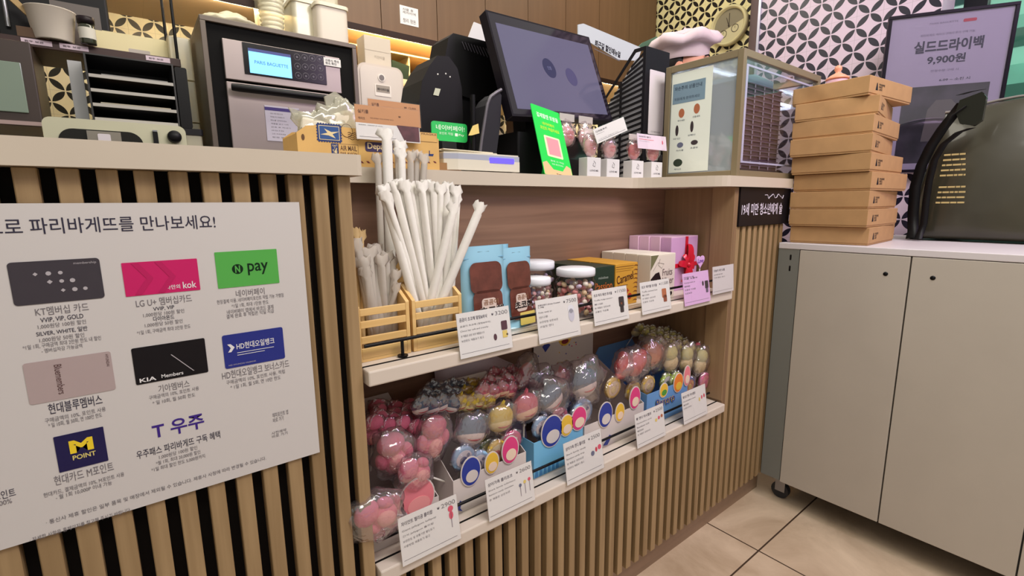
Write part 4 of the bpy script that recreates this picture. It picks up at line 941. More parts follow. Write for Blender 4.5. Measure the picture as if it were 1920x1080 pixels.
b.build('printed_stamps', f)
MB().disc(*loc(568, 257), .003, -.0008, .0025, mat('hole_dark', (96, 66, 40), .6), 12, .006).build('hand_hole', f)
# plastic wrapped rolls of napkins in the tray
for k, (px, py, rx, rz_, lb) in enumerate([(598, 212, .050, .036, 'crinkled clear bag of white napkins at the left of the kraft tray box'), (640, 200, .046, .044, 'crinkled clear bag of white napkins at the right of the kraft tray box')]):
    p = at(px, py, 'y', 1.078); t = thing('napkin_bag', lb, 'plastic bag', (p.x, 1.086, p.z-.035), group='napkin bags in the kraft tray box')
    M0 = Matrix.Rotation(R(-18 if k else 8), 4, 'Y')
    NP = mat('napkin_white', (226, 220, 200), .8, bump=.4, bscale=60)
    MB().box(-rx*.8, rx*.75, -.016, .016, -.045, rz_*.55, NP, M0).build('napkins', t, .006, 3)
    o = crumple((0, 0, 0), (rx, .019, rz_*1.2), clear('bag_plastic', (244, 244, 236), .16, .18, .35, (226, 222, 204)), 5+k, 26, 16, .30).build('bag', t)
    MB().prism([(-rx*.9, rz_*.5), (-rx*1.15, rz_*1.15), (-rx*.4, rz_*.9), (rx*.1, rz_*1.35), (rx*.7, rz_*.8), (rx*1.25, rz_*.62), (rx*.8, rz_*.4)] if k == 0 else [(-rx*.6, rz_*.4), (-rx*.7, rz_*1.2), (-rx*.2, rz_*1.5), (rx*.5, rz_*1.0), (rx*1.5, rz_*.45), (rx*1.2, rz_*.2)], -.003, .003, MC['bag_plastic']).build('bag_top', t)
# brown and white sign cards in clear stands
def sign_card(label, TL, BR_, y, art, rz=0, tilt=6, grp=None, name='sign_card'):
    a = at(*TL, 'y', y); c = at(*BR_, 'y', y); t = thing(name, label, 'sign', (a.x, y, c.z), group=grp, rot=(R(-tilt), 0, R(rz)))
    w, h = c.x-a.x, a.z-c.z
    b = MB(); art(b, w, h); b.build('card', t)
    MB().box(-.002, w+.002, -.0022, -.0014, -.001, h+.002, ACRYL()).box(-.002, w+.002, .0012, .0022, -.001, h+.002, ACRYL()).box(-.002, w+.002, .0022, .018, -.001, .001, ACRYL()).build('stand', t)
    return t
tan = mat('card_tan', (196, 142, 96), .5); tand = mat('card_tan_ink', (112, 70, 44), .5)
def art1(b, w, h):
    b.box(0, w, -.0006, .0006, h*.48, h, tan).box(0, w, -.0006, .0006, 0, h*.4795, PAPER())
    b.text('실키롤', w*.04, w*.20, h*.76, h*.87, -.001, tand, .015).text('케이크', w*.04, w*.14, h*.57, h*.65, -.001, tand, .01).text('우유 생크림이 가득한 부드러운 케이크', w*.22, w*.58, h*.62, h*.66, -.001, tand).text('₩', w*.66, w*.70, h*.74, h*.79, -.001, tand, .01)
    b.prism([(w*.62, h*.50), (w*.99, h*.50), (w*.99, h*.03), (w*.74, h*.03)], -.0009, -.0006, mat('pic_plum', (92, 52, 58), .3, noise=.3, nscale=60))
    b.text('보관방법 : 냉장보관 (0~10℃)', w*.04, w*.40, h*.40, h*.435, -.001, INK()).box(w*.04, w*.60, -.0009, -.0006, h*.075, h*.085, GREYINK())
def art2(b, w, h): b.box(0, w, -.0006, .0006, 0, h, tan).text('실키롤', w*.06, w*.20, h*.72, h*.86, -.001, tand, .01).text('₩ 12,000', w*.68, w*.92, h*.75, h*.85, -.001, tand)
a = at(665, 194, 'y', 1.022); 
sign_card('tan and white sign card with a dark cake picture before the kraft tray box', (665, 194), (788, 269), 1.020, art1, 0, 3)
sign_card('plain tan sign card just behind the tan and white one', (690, 184), (789, 240), 1.085, art2, 0, 3)

# receipt printer with blue light
y_ = 1.040; xa = X_(866, 303, y_); xb = X_(976, 305, y_); hz = Z_(930, 289, y_)-ZC
t = thing('card_reader_pad', 'flat white device with a glowing blue light bar on the countertop', 'device', (xa-.045, y_, ZC))
dw = xb-xa+.045
DEV = mat('device_white', (214, 208, 192), .35)
MB().prism([(0, .012), (.034, 0), (dw-.004, 0), (dw, .004), (dw, .150), (0, .150)], .004, .004+hz*.55, DEV, 'xy').build('base', t, .0025, 3)
MB().prism([(0, .012), (.036, .001), (dw-.004, .001), (dw, .005), (dw, .150), (0, .150)], .0042+hz*.55, hz*.92, mat('device_grey_band', (166, 170, 186), .3), 'xy').build('grey_band', t, .0015, 2)
MB().prism([(.002, .014), (.038, .003), (dw-.006, .003), (dw-.002, .007), (dw-.002, .148), (.002, .148)], hz*.921, hz, DEV, 'xy').build('lid', t, .0015, 2)
MB().rrect(dw*.56, dw*.90, hz*.52, hz*.80, .002, -.0015, .0008, mat('blue_light', (74, 62, 226), .4, emit=2.2)).build('light_bar', t)
for xx in (.03, dw-.02):
    for yy in (.025, .13): MB().cyl((xx, yy, 0), (xx, yy, .004), .007, BLACK(), 12).build('foot', t)
for k in range(3):
    tag(MB().prism([(xa-.05+.004*k, 1.075-.01*k), (xb-.045-.012*k, 1.066+.002*k), (xb-.05, 1.17), (xa-.045, 1.175)], ZC+hz+.0006+.0024*k, ZC+hz+.0026+.0024*k, mat('cream_paper', (222, 212, 190), .7), 'xy').build('paper_slip'), ['cream paper slip lying lowest on the white device', 'cream paper slip lying in the middle on the white device', 'cream paper slip lying topmost on the white device'][k], 'paper', 'paper slips on the device')
tag(MB().prism([(X_(823, 300, 1.05), 1.052), (X_(862, 300, 1.05), 1.044), (xa-.052, 1.13), (X_(823, 300, 1.05), 1.13)], ZC, ZC+.020, mat('brown_card', (150, 112, 72), .7), 'xy').build('card_pack'), 'small brown card pack between the kraft tray box and the white device', 'box')

# green pay sign
GS = mat('sign_green', (44, 186, 92), .4); GSW = mat('sign_green_white', (222, 246, 226), .4)
yg = 1.150
a = at(808, 226, 'y', yg); c = at(876, 268, 'y', yg)
t = thing('pay_sign', 'small green rounded pay sign standing behind the white device', 'sign', (a.x, yg, c.z))
w, h = c.x-a.x, a.z-c.z
MB().rrect(0, w, 0, h, .008, -.0015, .0015, GS).text('네이버페이!', w*.12, w*.92, h*.56, h*.84, -.002, GSW, .01).text('포인트 적립', w*.20, w*.58, h*.33, h*.47, -.002, GSW).rrect(w*.64, w*.72, h*.30, h*.46, .001, -.0021, -.0015, GSW).text('Pay', w*.75, w*.90, h*.30, h*.44, -.002, GSW, .01).build('panel', t)
MB().box(w*.3, w*.7, .0016, .0026, -(c.z-ZC-.032), h*.3, ACRYL()).box(w*.25, w*.75, -.015, .03, -(c.z-ZC-.030), -(c.z-ZC-.032), ACRYL()).build('stand', t)
# ---- point of sale screen
O_ = CAM; k13 = 1.3
def sc13(p): return CAM+(Vector(p)-CAM)*k13
TL, TR, BR, BL = [sc13(p) for p in ((.654, .927, 1.567), (1.047, .993, 1.602), (1.047, .901, 1.369), (.654, .835, 1.334))]
t = thing('touch_monitor', 'large black touch monitor tilted back on its stand', 'monitor', (0, 0, 0))
ex = (BR-BL).normalized(); ez = TL-BL; ez = (ez-ex*ez.dot(ex)).normalized()
basis(t, ex, ez, BL)
Mi = t.matrix_world.inverted()
q = [Mi @ p for p in (BL, BR, TR, TL)]
w = q[1].x; h = q[3].z
# keep the outline seen in the photo: the four corners carry their own positions
skx = (q[3].x+q[2].x-w)/2
MB().prism([(0, 0), (w, 0), (q[2].x, q[2].z), (q[3].x, q[3].z)], 0, .028, mat('monitor_black', (24, 20, 28), .3)).build('housing', t, .003, 2)
def bil(u, v): 
    bx = w*u; tx = q[3].x+(q[2].x-q[3].x)*u; bz = 0; tz = q[3].z+(q[2].z-q[3].z)*u
    return bx+(tx-bx)*v, tz*v
scm = mat('screen_slate', (80, 78, 100), .12, emit=.5)
s_ = MB().prism([bil(.055, .07), bil(.955, .07), bil(.955, .89), bil(.055, .89)], -.0009, -.0004, scm).build('screen', t)
MB().prism([bil(.012, .02), bil(.988, .02), bil(.988, .982), bil(.012, .982)], -.0004, .0001, mat('bezel_gloss', (30, 24, 36), .06, coat=1)).build('bezel', t)
E1 = bil(.44, .52); E2 = bil(.65, .46)
MB().disc(E1[0], E1[1], .030, -.0013, -.0009, mat('screen_mark', (44, 46, 74), .2, emit=.3), 36, .033).text('인증', E1[0]-.010, E1[0]+.010, E1[1]-.006, E1[1]+.006, -.0016, mat('screen_line', (96, 98, 130), .2, emit=.5)).build('round_icon', s_)
MB().disc(E2[0], E2[1], .028, -.0013, -.0009, mat('screen_mark_soft', (62, 60, 92), .2, emit=.4), 36, .031).build('round_icon', s_)
t2 = thing('monitor_stand', 'black pedestal under the touch monitor behind the green standing sign', 'stand', (1.10, 1.21, ZC))
MB().prism([(-.20, -.085), (.10, -.085), (.13, -.06), (.13, .085), (-.20, .085)], 0, .125, mat('stand_black', (13, 12, 15), .5), 'xy').build('base', t2, .006, 3)
MB().prism([(0, .1255), (.06, .1255), (.075, .34), (.045, .34), (0, .21)], -.10, .06, mat('stand_black', 0), 'yz').build('neck', t2, .008, 3)
# curved grey-edged bracket and slim pole left of the monitor
t = thing('card_terminal_bracket', 'black curved bracket with a grey edge left of the touch monitor', 'bracket', (0, 0, 0))
yb_ = 1.115
pts = [(900, 288), (903, 262), (909, 225), (914, 195), (920, 181), (931, 173), (940, 168)]
MB().tube([at(a, b, 'y', yb_) for a, b in pts], .0045, mat('bracket_grey', (104, 100, 108), .3, .3), 8).build('grey_edge', t)
MB().prism(pp([(903, 290), (909, 240), (917, 196), (925, 183), (938, 172), (942, 178), (940, 230), (932, 292)], yb_), yb_+.004, yb_+.07, mat('bracket_dark', (40, 39, 44), .4)).build('shell', t, .003, 2)
t = thing('slim_pole', 'slim black pole between the pay sign and the curved bracket', 'pole', (0, 0, 0))
MB().tube([at(888, 292, 'y', 1.13), at(887, 250, 'y', 1.13), at(886, 178, 'y', 1.13)], .007, BLACK(), 12).build('pole', t)
MB().prism(pp([(878, 254), (886, 236), (896, 232), (898, 250), (884, 254)], 1.118), 1.116, 1.1175, mat('note_yellow', (222, 198, 120), .6)).build('paper_note', t)
# black customer display and the tilted back of a second monitor
def solid(nm, label, cat, pts, y0, y1, m, bev=.006, parts=None):
    t = thing(nm, label, cat, (0, 0, 0))
    MB().prism(pp(pts, y0), y0, y1, m).build('housing', t, bev, 3)
    return t
t = solid('receipt_printer', 'black rounded receipt printer beside the glowing back shelf', 'printer', [(795, 285), (784, 240), (786, 190), (792, 150), (806, 122), (820, 104), (842, 106), (858, 128), (866, 165), (868, 220), (866, 285)], 1.24, 1.36, mat('printer_black', (16, 15, 17), .5), .012)
for px, py in ((821, 139), (836, 138), (844, 144)):
    p = at(px, py, 'y', 1.239); MB().ell((p.x, 1.2395, p.z), (.0022, .0015, .0022), mat('pin_light', (200, 196, 190), .4, emit=.6), 8, 6).build('indicator', t)
p = at(818, 172, 'y', 1.238); 
MB().prism(pp([(812, 178), (816, 165), (826, 167), (822, 180)], 1.2385), 1.2375, 1.2385, mat('tape_pale', (196, 198, 176), .5)).build('tape', t)
t = thing('customer_display', 'black monitor with vent slots, seen from behind left of the touch monitor', 'monitor', (0, 0, 0))
MB().prism(pp([(834, 112), (841, 70), (850, 62), (936, 84), (964, 190), (920, 196), (868, 180), (846, 150)], 1.30), 1.30, 1.40, mat('printer_black', 0)).build('housing', t, .012, 3)
MB().prism(pp([(868, 180), (920, 196), (930, 250), (925, 290), (876, 290), (862, 220)], 1.30), 1.31, 1.38, mat('stand_black', 0)).build('stand', t, .01, 2)
vm = mat('vent_edge', (96, 92, 104), .3, .3)
for i in range(13):
    a = at(866+5.6*i, 78+1.6*i, 'y', 1.298); c = at(872+6.0*i, 93+2.1*i, 'y', 1.298)
    MB().tube([(a.x, 1.297, a.z), (c.x, 1.297, c.z)], .0012, vm, 6).build('vent_rib', t)
t = thing('white_card_stack', 'white card edge standing behind the black vented monitor', 'paper', (0, 0, 0))
MB().prism(pp([(878, 70), (889, 41), (912, 50), (918, 82)], 1.42), 1.42, 1.424, PAPER()).build('card', t)

# green standing pay card (the square code left out)
y_ = 1.030
TLg, TRg, BRg, BLg = (991, 185), (1048, 194), (1080, 327), (1021, 325)
p0 = at(*BLg, 'z', ZC); p0.y = max(p0.y, 1.03)
t = thing('standing_pay_card', 'bright green standing card leaning back, left of the small clear gift bags', 'sign', (at(1021, 325, 'y', 1.03).x, 1.03, ZC), rot=(R(-22), R(7), R(4)))
sx0 = at(1021, 325, 'y', 1.03).x; wg = at(1080, 327, 'y', 1.03).x-sx0; hg = .222
GB_ = mat('card_bright_green', (36, 214, 82), .35); YG = mat('card_lime_text', (196, 236, 60), .4)
b = MB().rrect(0, wg, 0, hg, .006, -.001, .001, GB_)
b.text('결제할땐 또받음', wg*.14, wg*.88, hg*.83, hg*.90, -.0014, GSW, .02).text('네이버페이', wg*.28, wg*.68, hg*.73, hg*.775, -.0014, YG, .02).text('포인트 적립하세요', wg*.18, wg*.84, hg*.66, hg*.71, -.0014, YG, .02)
b.rrect(wg*.24, wg*.78, hg*.28, hg*.58, .004, -.0014, -.001, mat('card_cream', (232, 226, 190), .4)).rrect(wg*.31, wg*.72, hg*.31, hg*.555, .001, -.0017, -.0014, mat('card_rose', (226, 150, 160), .4))
b.text('결제 시 적립', wg*.30, wg*.75, hg*.21, hg*.235, -.0014, GSW).text('바로 확인하세요', wg*.33, wg*.72, hg*.165, hg*.19, -.0014, GSW)
b.prism([(.002, .002), (wg-.002, .002), (wg-.002, hg*.17), (wg*.84, hg*.20), (wg*.66, hg*.10), (wg*.34, hg*.10), (wg*.16, hg*.20), (.002, hg*.17)], -.0013, -.001, mat('card_skin', (232, 188, 140), .4))
b.text('N pay', wg*.42, wg*.60, hg*.035, hg*.055, -.0016, mat('card_dark_green', 0), .02)
b.build('panel', t); MB().prism([(.0012, .002), (.075, .002), (.0012, hg*.5)], wg*.4, wg*.42, GB_, 'yz', Matrix.Identity(4)).build('prop', t)

# clear gift bags on white card feet
GSTW = mat('gift_white', (216, 214, 216), .5); GPK = mat('gift_pink', (240, 186, 182), .5); GRD = mat('gift_red', (222, 92, 98), .5)
def gift(label, px, py, y, red=False, box=True, hs=1.0):
    p = at(px, py, 'y', y); z0 = ZC if box else p.z
    t = thing('gift_bag', label, 'gift bag', (p.x, y, z0), group='small clear gift bags with pink candies')
    if box:
        MB().box(-.030, .030, -.018, .018, 0, .056, GSTW).build('card_foot', t, .001, 1)
        MB().tube([(-.003, -.0185, .040), (-.006, -.0185, .032), (.003, -.0185, .029), (.005, -.0185, .040), (-.002, -.0185, .046)], .0006, GREYINK(), 5).text('LOVE ME', -.018, .018, .015, .020, -.0186, GREYINK(), .01).build('printed_mark', t)
    zb = .057 if box else 0
    c = MB().ell((0, 0, zb+.030*hs), (.025, .013, .026*hs), GRD if red else GPK, 18, 12)
    c.build('candies', t)
    MB().text('LOVE', -.014, .014, zb+.032, zb+.041, -.0142, mat('gift_red', 0), .03).text('YOU', -.012, .012, zb+.022, zb+.029, -.0142, mat('gift_red', 0), .03).build('lettering', t)
    crumple((0, 0, zb+.036*hs), (.031, .019, .036*hs), WRAP, px, 20, 12, .12).build('wrapper', t)
    MB().box(-.027, .027, -.001, .001, zb+.066*hs, zb+.084*hs, clear('bag_header', gloss=.1, body=.5, bodycol=(232, 222, 218))).build('bag_header', t)
    return t
gift('clear gift bag with pink candies standing right of the green card', 1106, 300, 1.050)
gift('clear gift bag with pink candies, second right of the green card', 1142, 300, 1.056)
gift('clear gift bag with red candies beside the tilted white card', 1188, 300, 1.050, True)
gift('clear gift bag with red candies, rightmost before the black magazine file', 1224, 300, 1.050, True)
tp = thing('clear_riser', 'clear acrylic riser box behind the gift bags', 'riser', (at(1046, 300, 'y', 1.10).x, 1.088, ZC))
MB().box(0, .20, 0, .004, 0, .105, ACRYL()).box(0, .20, .056, .060, 0, .105, ACRYL()).box(0, .20, 0, .06, .105, .108, ACRYL()).build('box', tp)
for k, (px, lb) in enumerate([(1063, 'clear gift bag with pink candies on the riser just behind the green card'), (1098, 'clear gift bag with pink candies on the riser, the right one of two')]):
    o = gift(lb, px, 240, 1.115, False, False); o.location.z = ZC+.109; o.scale = (1.15, 1.0, 1.2); o.location.z -= .02
def art3(b, w, h): b.box(0, w, -.0006, .0006, 0, h, PAPER()).text('디저트쿠키', w*.06, w*.40, h*.70, h*.84, -.001, INK(), .01).text('Dessert', w*.06, w*.3, h*.58, h*.63, -.001, GREYINK()).box(w*.06, w*.94, -.001, -.0007, h*.12, h*.145, GREYINK()).text('상온보관 제품입니다', w*.06, w*.7, h*.2, h*.25, -.001, GREYINK())
def art4(b, w, h): b.box(0, w, -.0006, .0006, 0, h, mat('card_pinkish', (226, 208, 224), .5)).text('러브미 캔디', w*.06, w*.45, h*.76, h*.86, -.001, INK(), .01).box(w*.06, w*.55, -.001, -.0007, h*.62, h*.65, mat('gift_red', 0)).text('Strawberry', w*.06, w*.4, h*.48, h*.53, -.001, GREYINK()).disc(w*.86, h*.55, .0035, -.001, -.0007, mat('pic_pink', 0), 12, .007)
sg = sign_card('white price card tilted to the left among the gift bags', (1124, 242), (1182, 276), 1.022, art3, 0, 8); sg.rotation_euler = (R(-8), R(-20), 0); sg.location.x -= .008
sign_card('pinkish white price card before the black magazine file', (1197, 249), (1250, 283), 1.020, art4, 0, 8)

# black magazine files
FB = mat('file_black', (22, 20, 26), .4)
def mag_file(label, x, y, z, w, d, h, hb, slots=True, m=None):
    m = m or FB; t = thing('magazine_file', label, 'magazine file', (x, y, z), group='desk files beside the glass cabinet')
    s_ = MB().box(0, w, 0, .003, 0, h, m).build('spine', t, .001, 1)
    MB().rrect(w*.18, w*.82, h*.36, h*.84, .004, -.0006, 0, mat('file_label', (216, 208, 214), .5)).text('CHENGE', w*.3, w*.7, h*.375, h*.385, -.001, GREYINK()).build('label', s_)
    MB().rrect(w*.18, w*.66, h*.16, h*.21, .002, -.0006, 0, mat('file_tag', (190, 186, 160), .5)).rrect(w*.70, w*.84, h*.16, h*.21, .001, -.0006, 0, GREYINK()).build('small_tag', s_)
    for xx in (0, w-.003):
        b = MB(); pr_ = [(.003, 0), (.012, 0), (.012, h), (.003, h)]
        b.prism(pr_, xx, xx+.003, m, 'yz').prism([(.012, 0), (d, 0), (d, .012), (.012, .012)], xx, xx+.003, m, 'yz').prism([(d-.010, .012), (d, .012), (d, hb), (d-.010, hb)], xx, xx+.003, m, 'yz')
        b.prism([(.012, h-.012), (.045, h-.012), (d, hb-.010), (d, hb), (.05, h), (.012, h)], xx, xx+.003, m, 'yz')
        k = 22
        for i in range(1, k):
            z0 = (h-.03)*i/k; yend = d-.010 if z0+.06 < hb else max(.03, .045+(h-z0-.03)/(h-hb)*(d-.05))
            yend = min(yend, d-.010)
            b.prism([(.012, z0+.022), (yend, z0-.012), (yend, z0-.003), (.012, z0+.031)], xx+.0005, xx+.0025, m, 'yz')
        b.prism([(d*.48, .012), (d*.52, .012), (d*.52, (h+hb)/2-.01), (d*.48, (h+hb)/2-.01)], xx, xx+.003, m, 'yz')
        b.build('slotted_side', t)
    MB().box(.003, w-.003, .003, d, 0, .003, m).box(.003, w-.003, d-.003, d, .003, hb*.8, m).build('tray', t)
    return t
xf = at(1208, 200, 'y', 1.115).x; wf_ = at(1252, 200, 'y', 1.115).x-xf; hf_ = at(1230, 91, 'y', 1.115).z-ZC
mag_file('black slotted magazine file with a white spine label beside the glass cabinet', xf, 1.115, ZC, wf_, .215, hf_, hf_*.62)
for k in range(3):
    tag(MB().prism([(1.128, ZC+.0035), (1.315, ZC+.0035), (1.315, ZC+hf_*(.56-.03*k)), (1.165, ZC+hf_*(.93-.03*k)), (1.128, ZC+hf_*(.93-.03*k))], xf+.008+.012*k, xf+.011+.012*k, mat('folder_%s' % ('white', 'lilac', 'grey')[k], ((214, 214, 224), (176, 168, 210), (170, 178, 190))[k], .5), 'yz').build('folder'), ['white folder standing nearest the slots in the labelled black file', 'lilac folder standing in the middle of the labelled black file', 'grey folder standing deepest in the labelled black file'][k], 'folder', 'folders in the black file')
t = thing('menu_banner', 'pale blue banner card with black Korean heading behind the monitor', 'sign', (0, 0, 0))
yq = 1.36
MB().prism(pp([(1084, 46), (1094, 44), (1204, 90), (1196, 114), (1160, 112), (1084, 66)], yq), yq, yq+.004, mat('banner_pale', (196, 202, 208), .5)).build('card', t)
qa = at(1115, 82, 'y', yq); qb = at(1160, 96, 'y', yq)
Mt = Matrix.Translation((qa.x, yq-.0006, qa.z-.004)) @ Matrix.Rotation(math.atan2(at(1115, 80, 'y', yq).z-at(1162, 100, 'y', yq).z, .10), 4, 'Y')
MB().text('퇴근길 할인메뉴얼', 0, .150, -.004, .020, 0, INK(), .03, Mt).box(.0, .150, 0, .0004, -.016, -.013, GREYINK(), Mt).build('lettering', t)
tag(MB().prism(pp([(1192, 92), (1205, 80), (1232, 68), (1240, 92), (1226, 97)], 1.40), 1.40, 1.405, mat('dark_green_card', (66, 100, 76), .5)).build('green_card'), 'dark green card sticking up behind the black magazine files', 'card')

# glass display cabinet
VX0, VX1, VY0, VY1, VZ1 = 1.524, 2.10, .802, 1.078, 1.614
t = thing('glass_cabinet', 'tan framed glass display cabinet on the corner of the countertop', 'display cabinet', (VX0, VY0, ZC))
FR = mat('cabinet_frame_tan', (136, 122, 96), .4, .2); w, d, h = VX1-VX0, VY1-VY0, VZ1-ZC
f = .020
for x in (0, w-f):
    for y in (0, d-f): MB().box(x, x+f, y, y+f, .0, h, FR).build('corner_post', t, .0015, 2)
for z in (0, h-f*1.1):
    z1 = z+f*(1.0 if z == 0 else 1.1)
    for q in ((f, w-f, .0005, f-.0005), (f, w-f, d-f+.0005, d-.0005), (.0005, f-.0005, f, d-f), (w-f+.0005, w-.0005, f, d-f)): MB().box(*q, z, z1, FR).build('rail', t, .001, 1)
MB().box(f, w-f, f, d-f, h-.006, h-.002, clear('cabinet_top_glass', (250, 252, 252), .05, .03)).build('top_panel', t)
MB().box(.03, w-.03, d-.036, d-.026, h-.036, h-.030, mat('cabinet_lamp', (226, 236, 255), .5, emit=16)).build('lamp_tube', t)
MB().box(f, w-f, f, d-f, .002, .008, mat('cabinet_floor', (150, 140, 150), .4)).build('floor_panel', t)
GV = clear('cabinet_glass', (250, 252, 252), .30, .03); GF = clear('cabinet_front_glass', (248, 250, 252), .05, .03); GM = clear('painted_reflection_pane', (246, 250, 252), .12, .05, .42, (196, 206, 212))
MB().box(.006, .010, f, d-f, f, h-f*1.1, GM).build('side_glass', t); MB().box(f, w-f, .006, .010, f, h-f*1.1, GF).build('front_glass', t)
MB().box(w-.010, w-.006, f, d-f, f, h-f*1.1, GV).build('side_glass', t)
MB().box(f, w-f, d-.010, d-.006, f, h-f*1.1, mat('cabinet_back', (222, 222, 232), .5)).build('back_panel', t)
# product sheet inside the left pane
ts = thing('product_sheet', 'pale green product sheet on the left pane of the glass cabinet', 'sheet', (VX0+.0052, VY1-.024, ZC+.024), -PI/2)
sw, sh = .150, h-.052
MB().box(0, sw, -.0004, .0004, 0, sh, mat('sheet_green', (228, 234, 226), .6)).build('sheet', ts)
MB().box(.005, sw*.84, -.0009, -.0004, sh*.70, sh*.90, mat('sheet_blue', (120, 146, 166), .6)).build('title_block', ts)
MB().text('파손주의 상품안내', sw*.08, sw*.76, sh*.83, sh*.87, -.0012, mat('sheet_ink', (60, 76, 96), .6), .01).text('직원에게 문의하세요', sw*.08, sw*.72, sh*.73, sh*.76, -.0012, mat('sheet_ink', 0)).build('lettering', ts)
for k, (u, v, a_, c_, m_) in enumerate([(.14, .60, .011, .015, br), (.33, .62, .011, .016, br), (.09, .43, .006, .018, dk_), (.28, .45, .006, .018, dk_), (.14, .28, .012, .009, bl), (.32, .29, .013, .008, dk_), (.12, .10, .018, .013, mat('pic_forest', (50, 62, 50), .5))]):
    u *= 2
    MB().disc(sw*u, sh*v, a_, -.0009, -.0004, m_, 18, c_).build('product_picture', ts)
    MB().text(('쿠키세트', '선물세트', '와인', '샴페인', '마카롱', '초콜릿', '케이크')[k], sw*u-.014, sw*u+.014, sh*v-c_-.012, sh*v-c_-.006, -.0009, mat('sheet_ink', 0)).build('caption', ts)
tk = thing('menu_card_holder', 'grey green card standing inside the glass cabinet behind the left pane', 'card', (VX0+.030, VY0+.085, ZC+.0082), -PI/2)
MB().rrect(0, .040, 0, .10, .003, 0, .004, mat('grey_green', (112, 124, 112), .5)).build('card', tk)
MB().box(.005, .035, -.012, .022, -.0, .002, ACRYL()).build('foot', tk)
# stacked dark trays behind the front pane
for k in range(17):
    o = thing('ribbed_tray', 'dark plum ribbed tray in the tall stack inside the glass cabinet', 'tray', (VX0+.075, VY0+.050, ZC+.030+.0165*k), group='stack of dark ribbed trays')
    if k == 0:
        b = MB().box(0, .30, 0, .19, 0, .012, mat('tray_plum', (78, 58, 72), .35)); b.box(-.004, .304, -.004, .194, .012, .0152, mat('tray_plum_rim', (108, 88, 104), .3)); b.build('body', o)
        b = MB()
        for j in range(4): b.box(.03+.065*j, .036+.065*j, -.0055, -.004, .002, .013, mat('tray_rib', (150, 134, 152), .3))
        b.build('ribs', o); first = o
    else:
        for ch in first.children: c = ch.copy(); COL.objects.link(c); c.parent = o
tag(MB().box(VX0+.06, VX0+.39, VY0+.036, VY0+.25, ZC+.0085, ZC+.0298, mat('dark_base', (52, 44, 56), .5)).build('tray_base'), 'dark block carrying the tray stack inside the glass cabinet', 'stand')
tf = thing('lined_panel', 'white lined rim panel behind the front pane of the glass cabinet', 'frame', (VX0+.045, VY0+.0125, ZC+.045))
fw_, fh = .50, .300
WL = mat('frame_white', (214, 206, 230), .4)
b = MB().box(0, fw_, 0, .003, 0, .006, WL).box(0, fw_, 0, .003, fh-.006, fh, WL).box(0, .012, 0, .003, .006, fh-.006, WL).box(fw_-.006, fw_, 0, .003, .006, fh-.006, WL); b.build('rim', tf)
tag(MB().prism([(VX0+.08, ZC+.312), (VX0+.33, ZC+.312), (VX0+.33, ZC+.338), (VX0+.20, ZC+.345), (VX0+.08, ZC+.325)], VY0+.06, VY0+.20, mat('pale_blue_pack', (170, 196, 214), .5)).build('pale_pack'), 'pale blue pack lying on top of the dark tray stack', 'pack')
# ================================================================== BACK COUNTER (top z = 1.17) AND SHELF
YB = 2.10
def rect_y(TLp, BRp, y): a = at(*TLp, 'y', y); c = at(*BRp, 'y', y); return a.x, c.x, c.z, a.z
# speed oven
a = at(372, 22, 'y', YB); c = at(668, 86, 'y', YB); zt = (a.z+c.z)/2; x0, x1 = a.x, c.x; w = x1-x0; h = zt-1.1705
t = thing('speed_oven', 'large dark framed oven with a lit blue screen on the back counter', 'oven', (x0, YB, 1.1705))
OVB = mat('oven_brown_grey', (92, 82, 74), .4, .3); SST = mat('oven_steel', (150, 138, 136), .36, .35)
b = MB().box(0, w, 0, .50, 0, .016, OVB).box(0, w, 0, .50, h-.018, h, OVB).box(0, .018, 0, .50, .016, h-.018, OVB).box(w-.018, w, 0, .50, .016, h-.018, OVB); b.build('outer_case', t, .002, 2)
MB().box(.018, w-.018, .012, .48, .016, h-.018, mat('oven_recess', (6, 5, 6), .8)).build('recess', t)
def o_loc(px, py, y=YB): q = at(px, py, 'y', y); return q.x-x0, q.z-1.1705
p1_ = o_loc(415, 67); p2_ = o_loc(642, 114); fz1 = (p1_[1]+p2_[1])/2; fx0 = p1_[0]; fx1 = o_loc(642, 200)[0]
hz0 = (o_loc(424, 152)[1]+o_loc(600, 178)[1])/2
up = MB().box(fx0, fx1, -.004, .012, hz0+.012, fz1, SST).build('control_front', t, .002, 2)
MB().box(fx0, fx1, -.002, .012, .03, hz0+.004, SST).build('door', t, .003, 2)
MB().tube([(fx0+.012, -.028, hz0-.020), (fx0+.03, -.034, hz0-.021), (fx1-.03, -.034, hz0-.021), (fx1-.012, -.028, hz0-.020)], [.012, .014, .014, .012], BLACK(), 14).build('door_handle', t)
pa = o_loc(453, 80); pb = o_loc(612, 158); pz1 = (pa[1]+o_loc(612, 106)[1])/2; pz0 = (o_loc(460, 141)[1]+pb[1])/2
cp = MB().box(pa[0], pb[0], -.0075, -.004, pz0, pz1, mat('panel_black', (20, 18, 22), .2)).build('control_panel', t)
sa = o_loc(464, 91); sb = o_loc(547, 148); sz1 = (sa[1]+o_loc(541, 103)[1])/2; sz0 = (o_loc(468, 137)[1]+sb[1])/2
MB().box(sa[0], sb[0], -.0088, -.0075, sz0, sz1, mat('screen_blue', (112, 190, 246), .3, emit=1.15)).build('screen', cp)
sw = sb[0]-sa[0]; sh = sz1-sz0
MB().text('PARIS BAGUETTE', sa[0]+sw*.12, sb[0]-sw*.08, sz0+sh*.40, sz0+sh*.54, -.0094, mat('screen_text', (50, 100, 170), .3, emit=.4), .01).box(sa[0], sb[0], -.0094, -.0088, sz1-sh*.12, sz1, mat('screen_navy', (26, 40, 110), .3, emit=.4)).build('screen_lettering', cp)
kb = mat('key_ring', (76, 72, 80), .3)
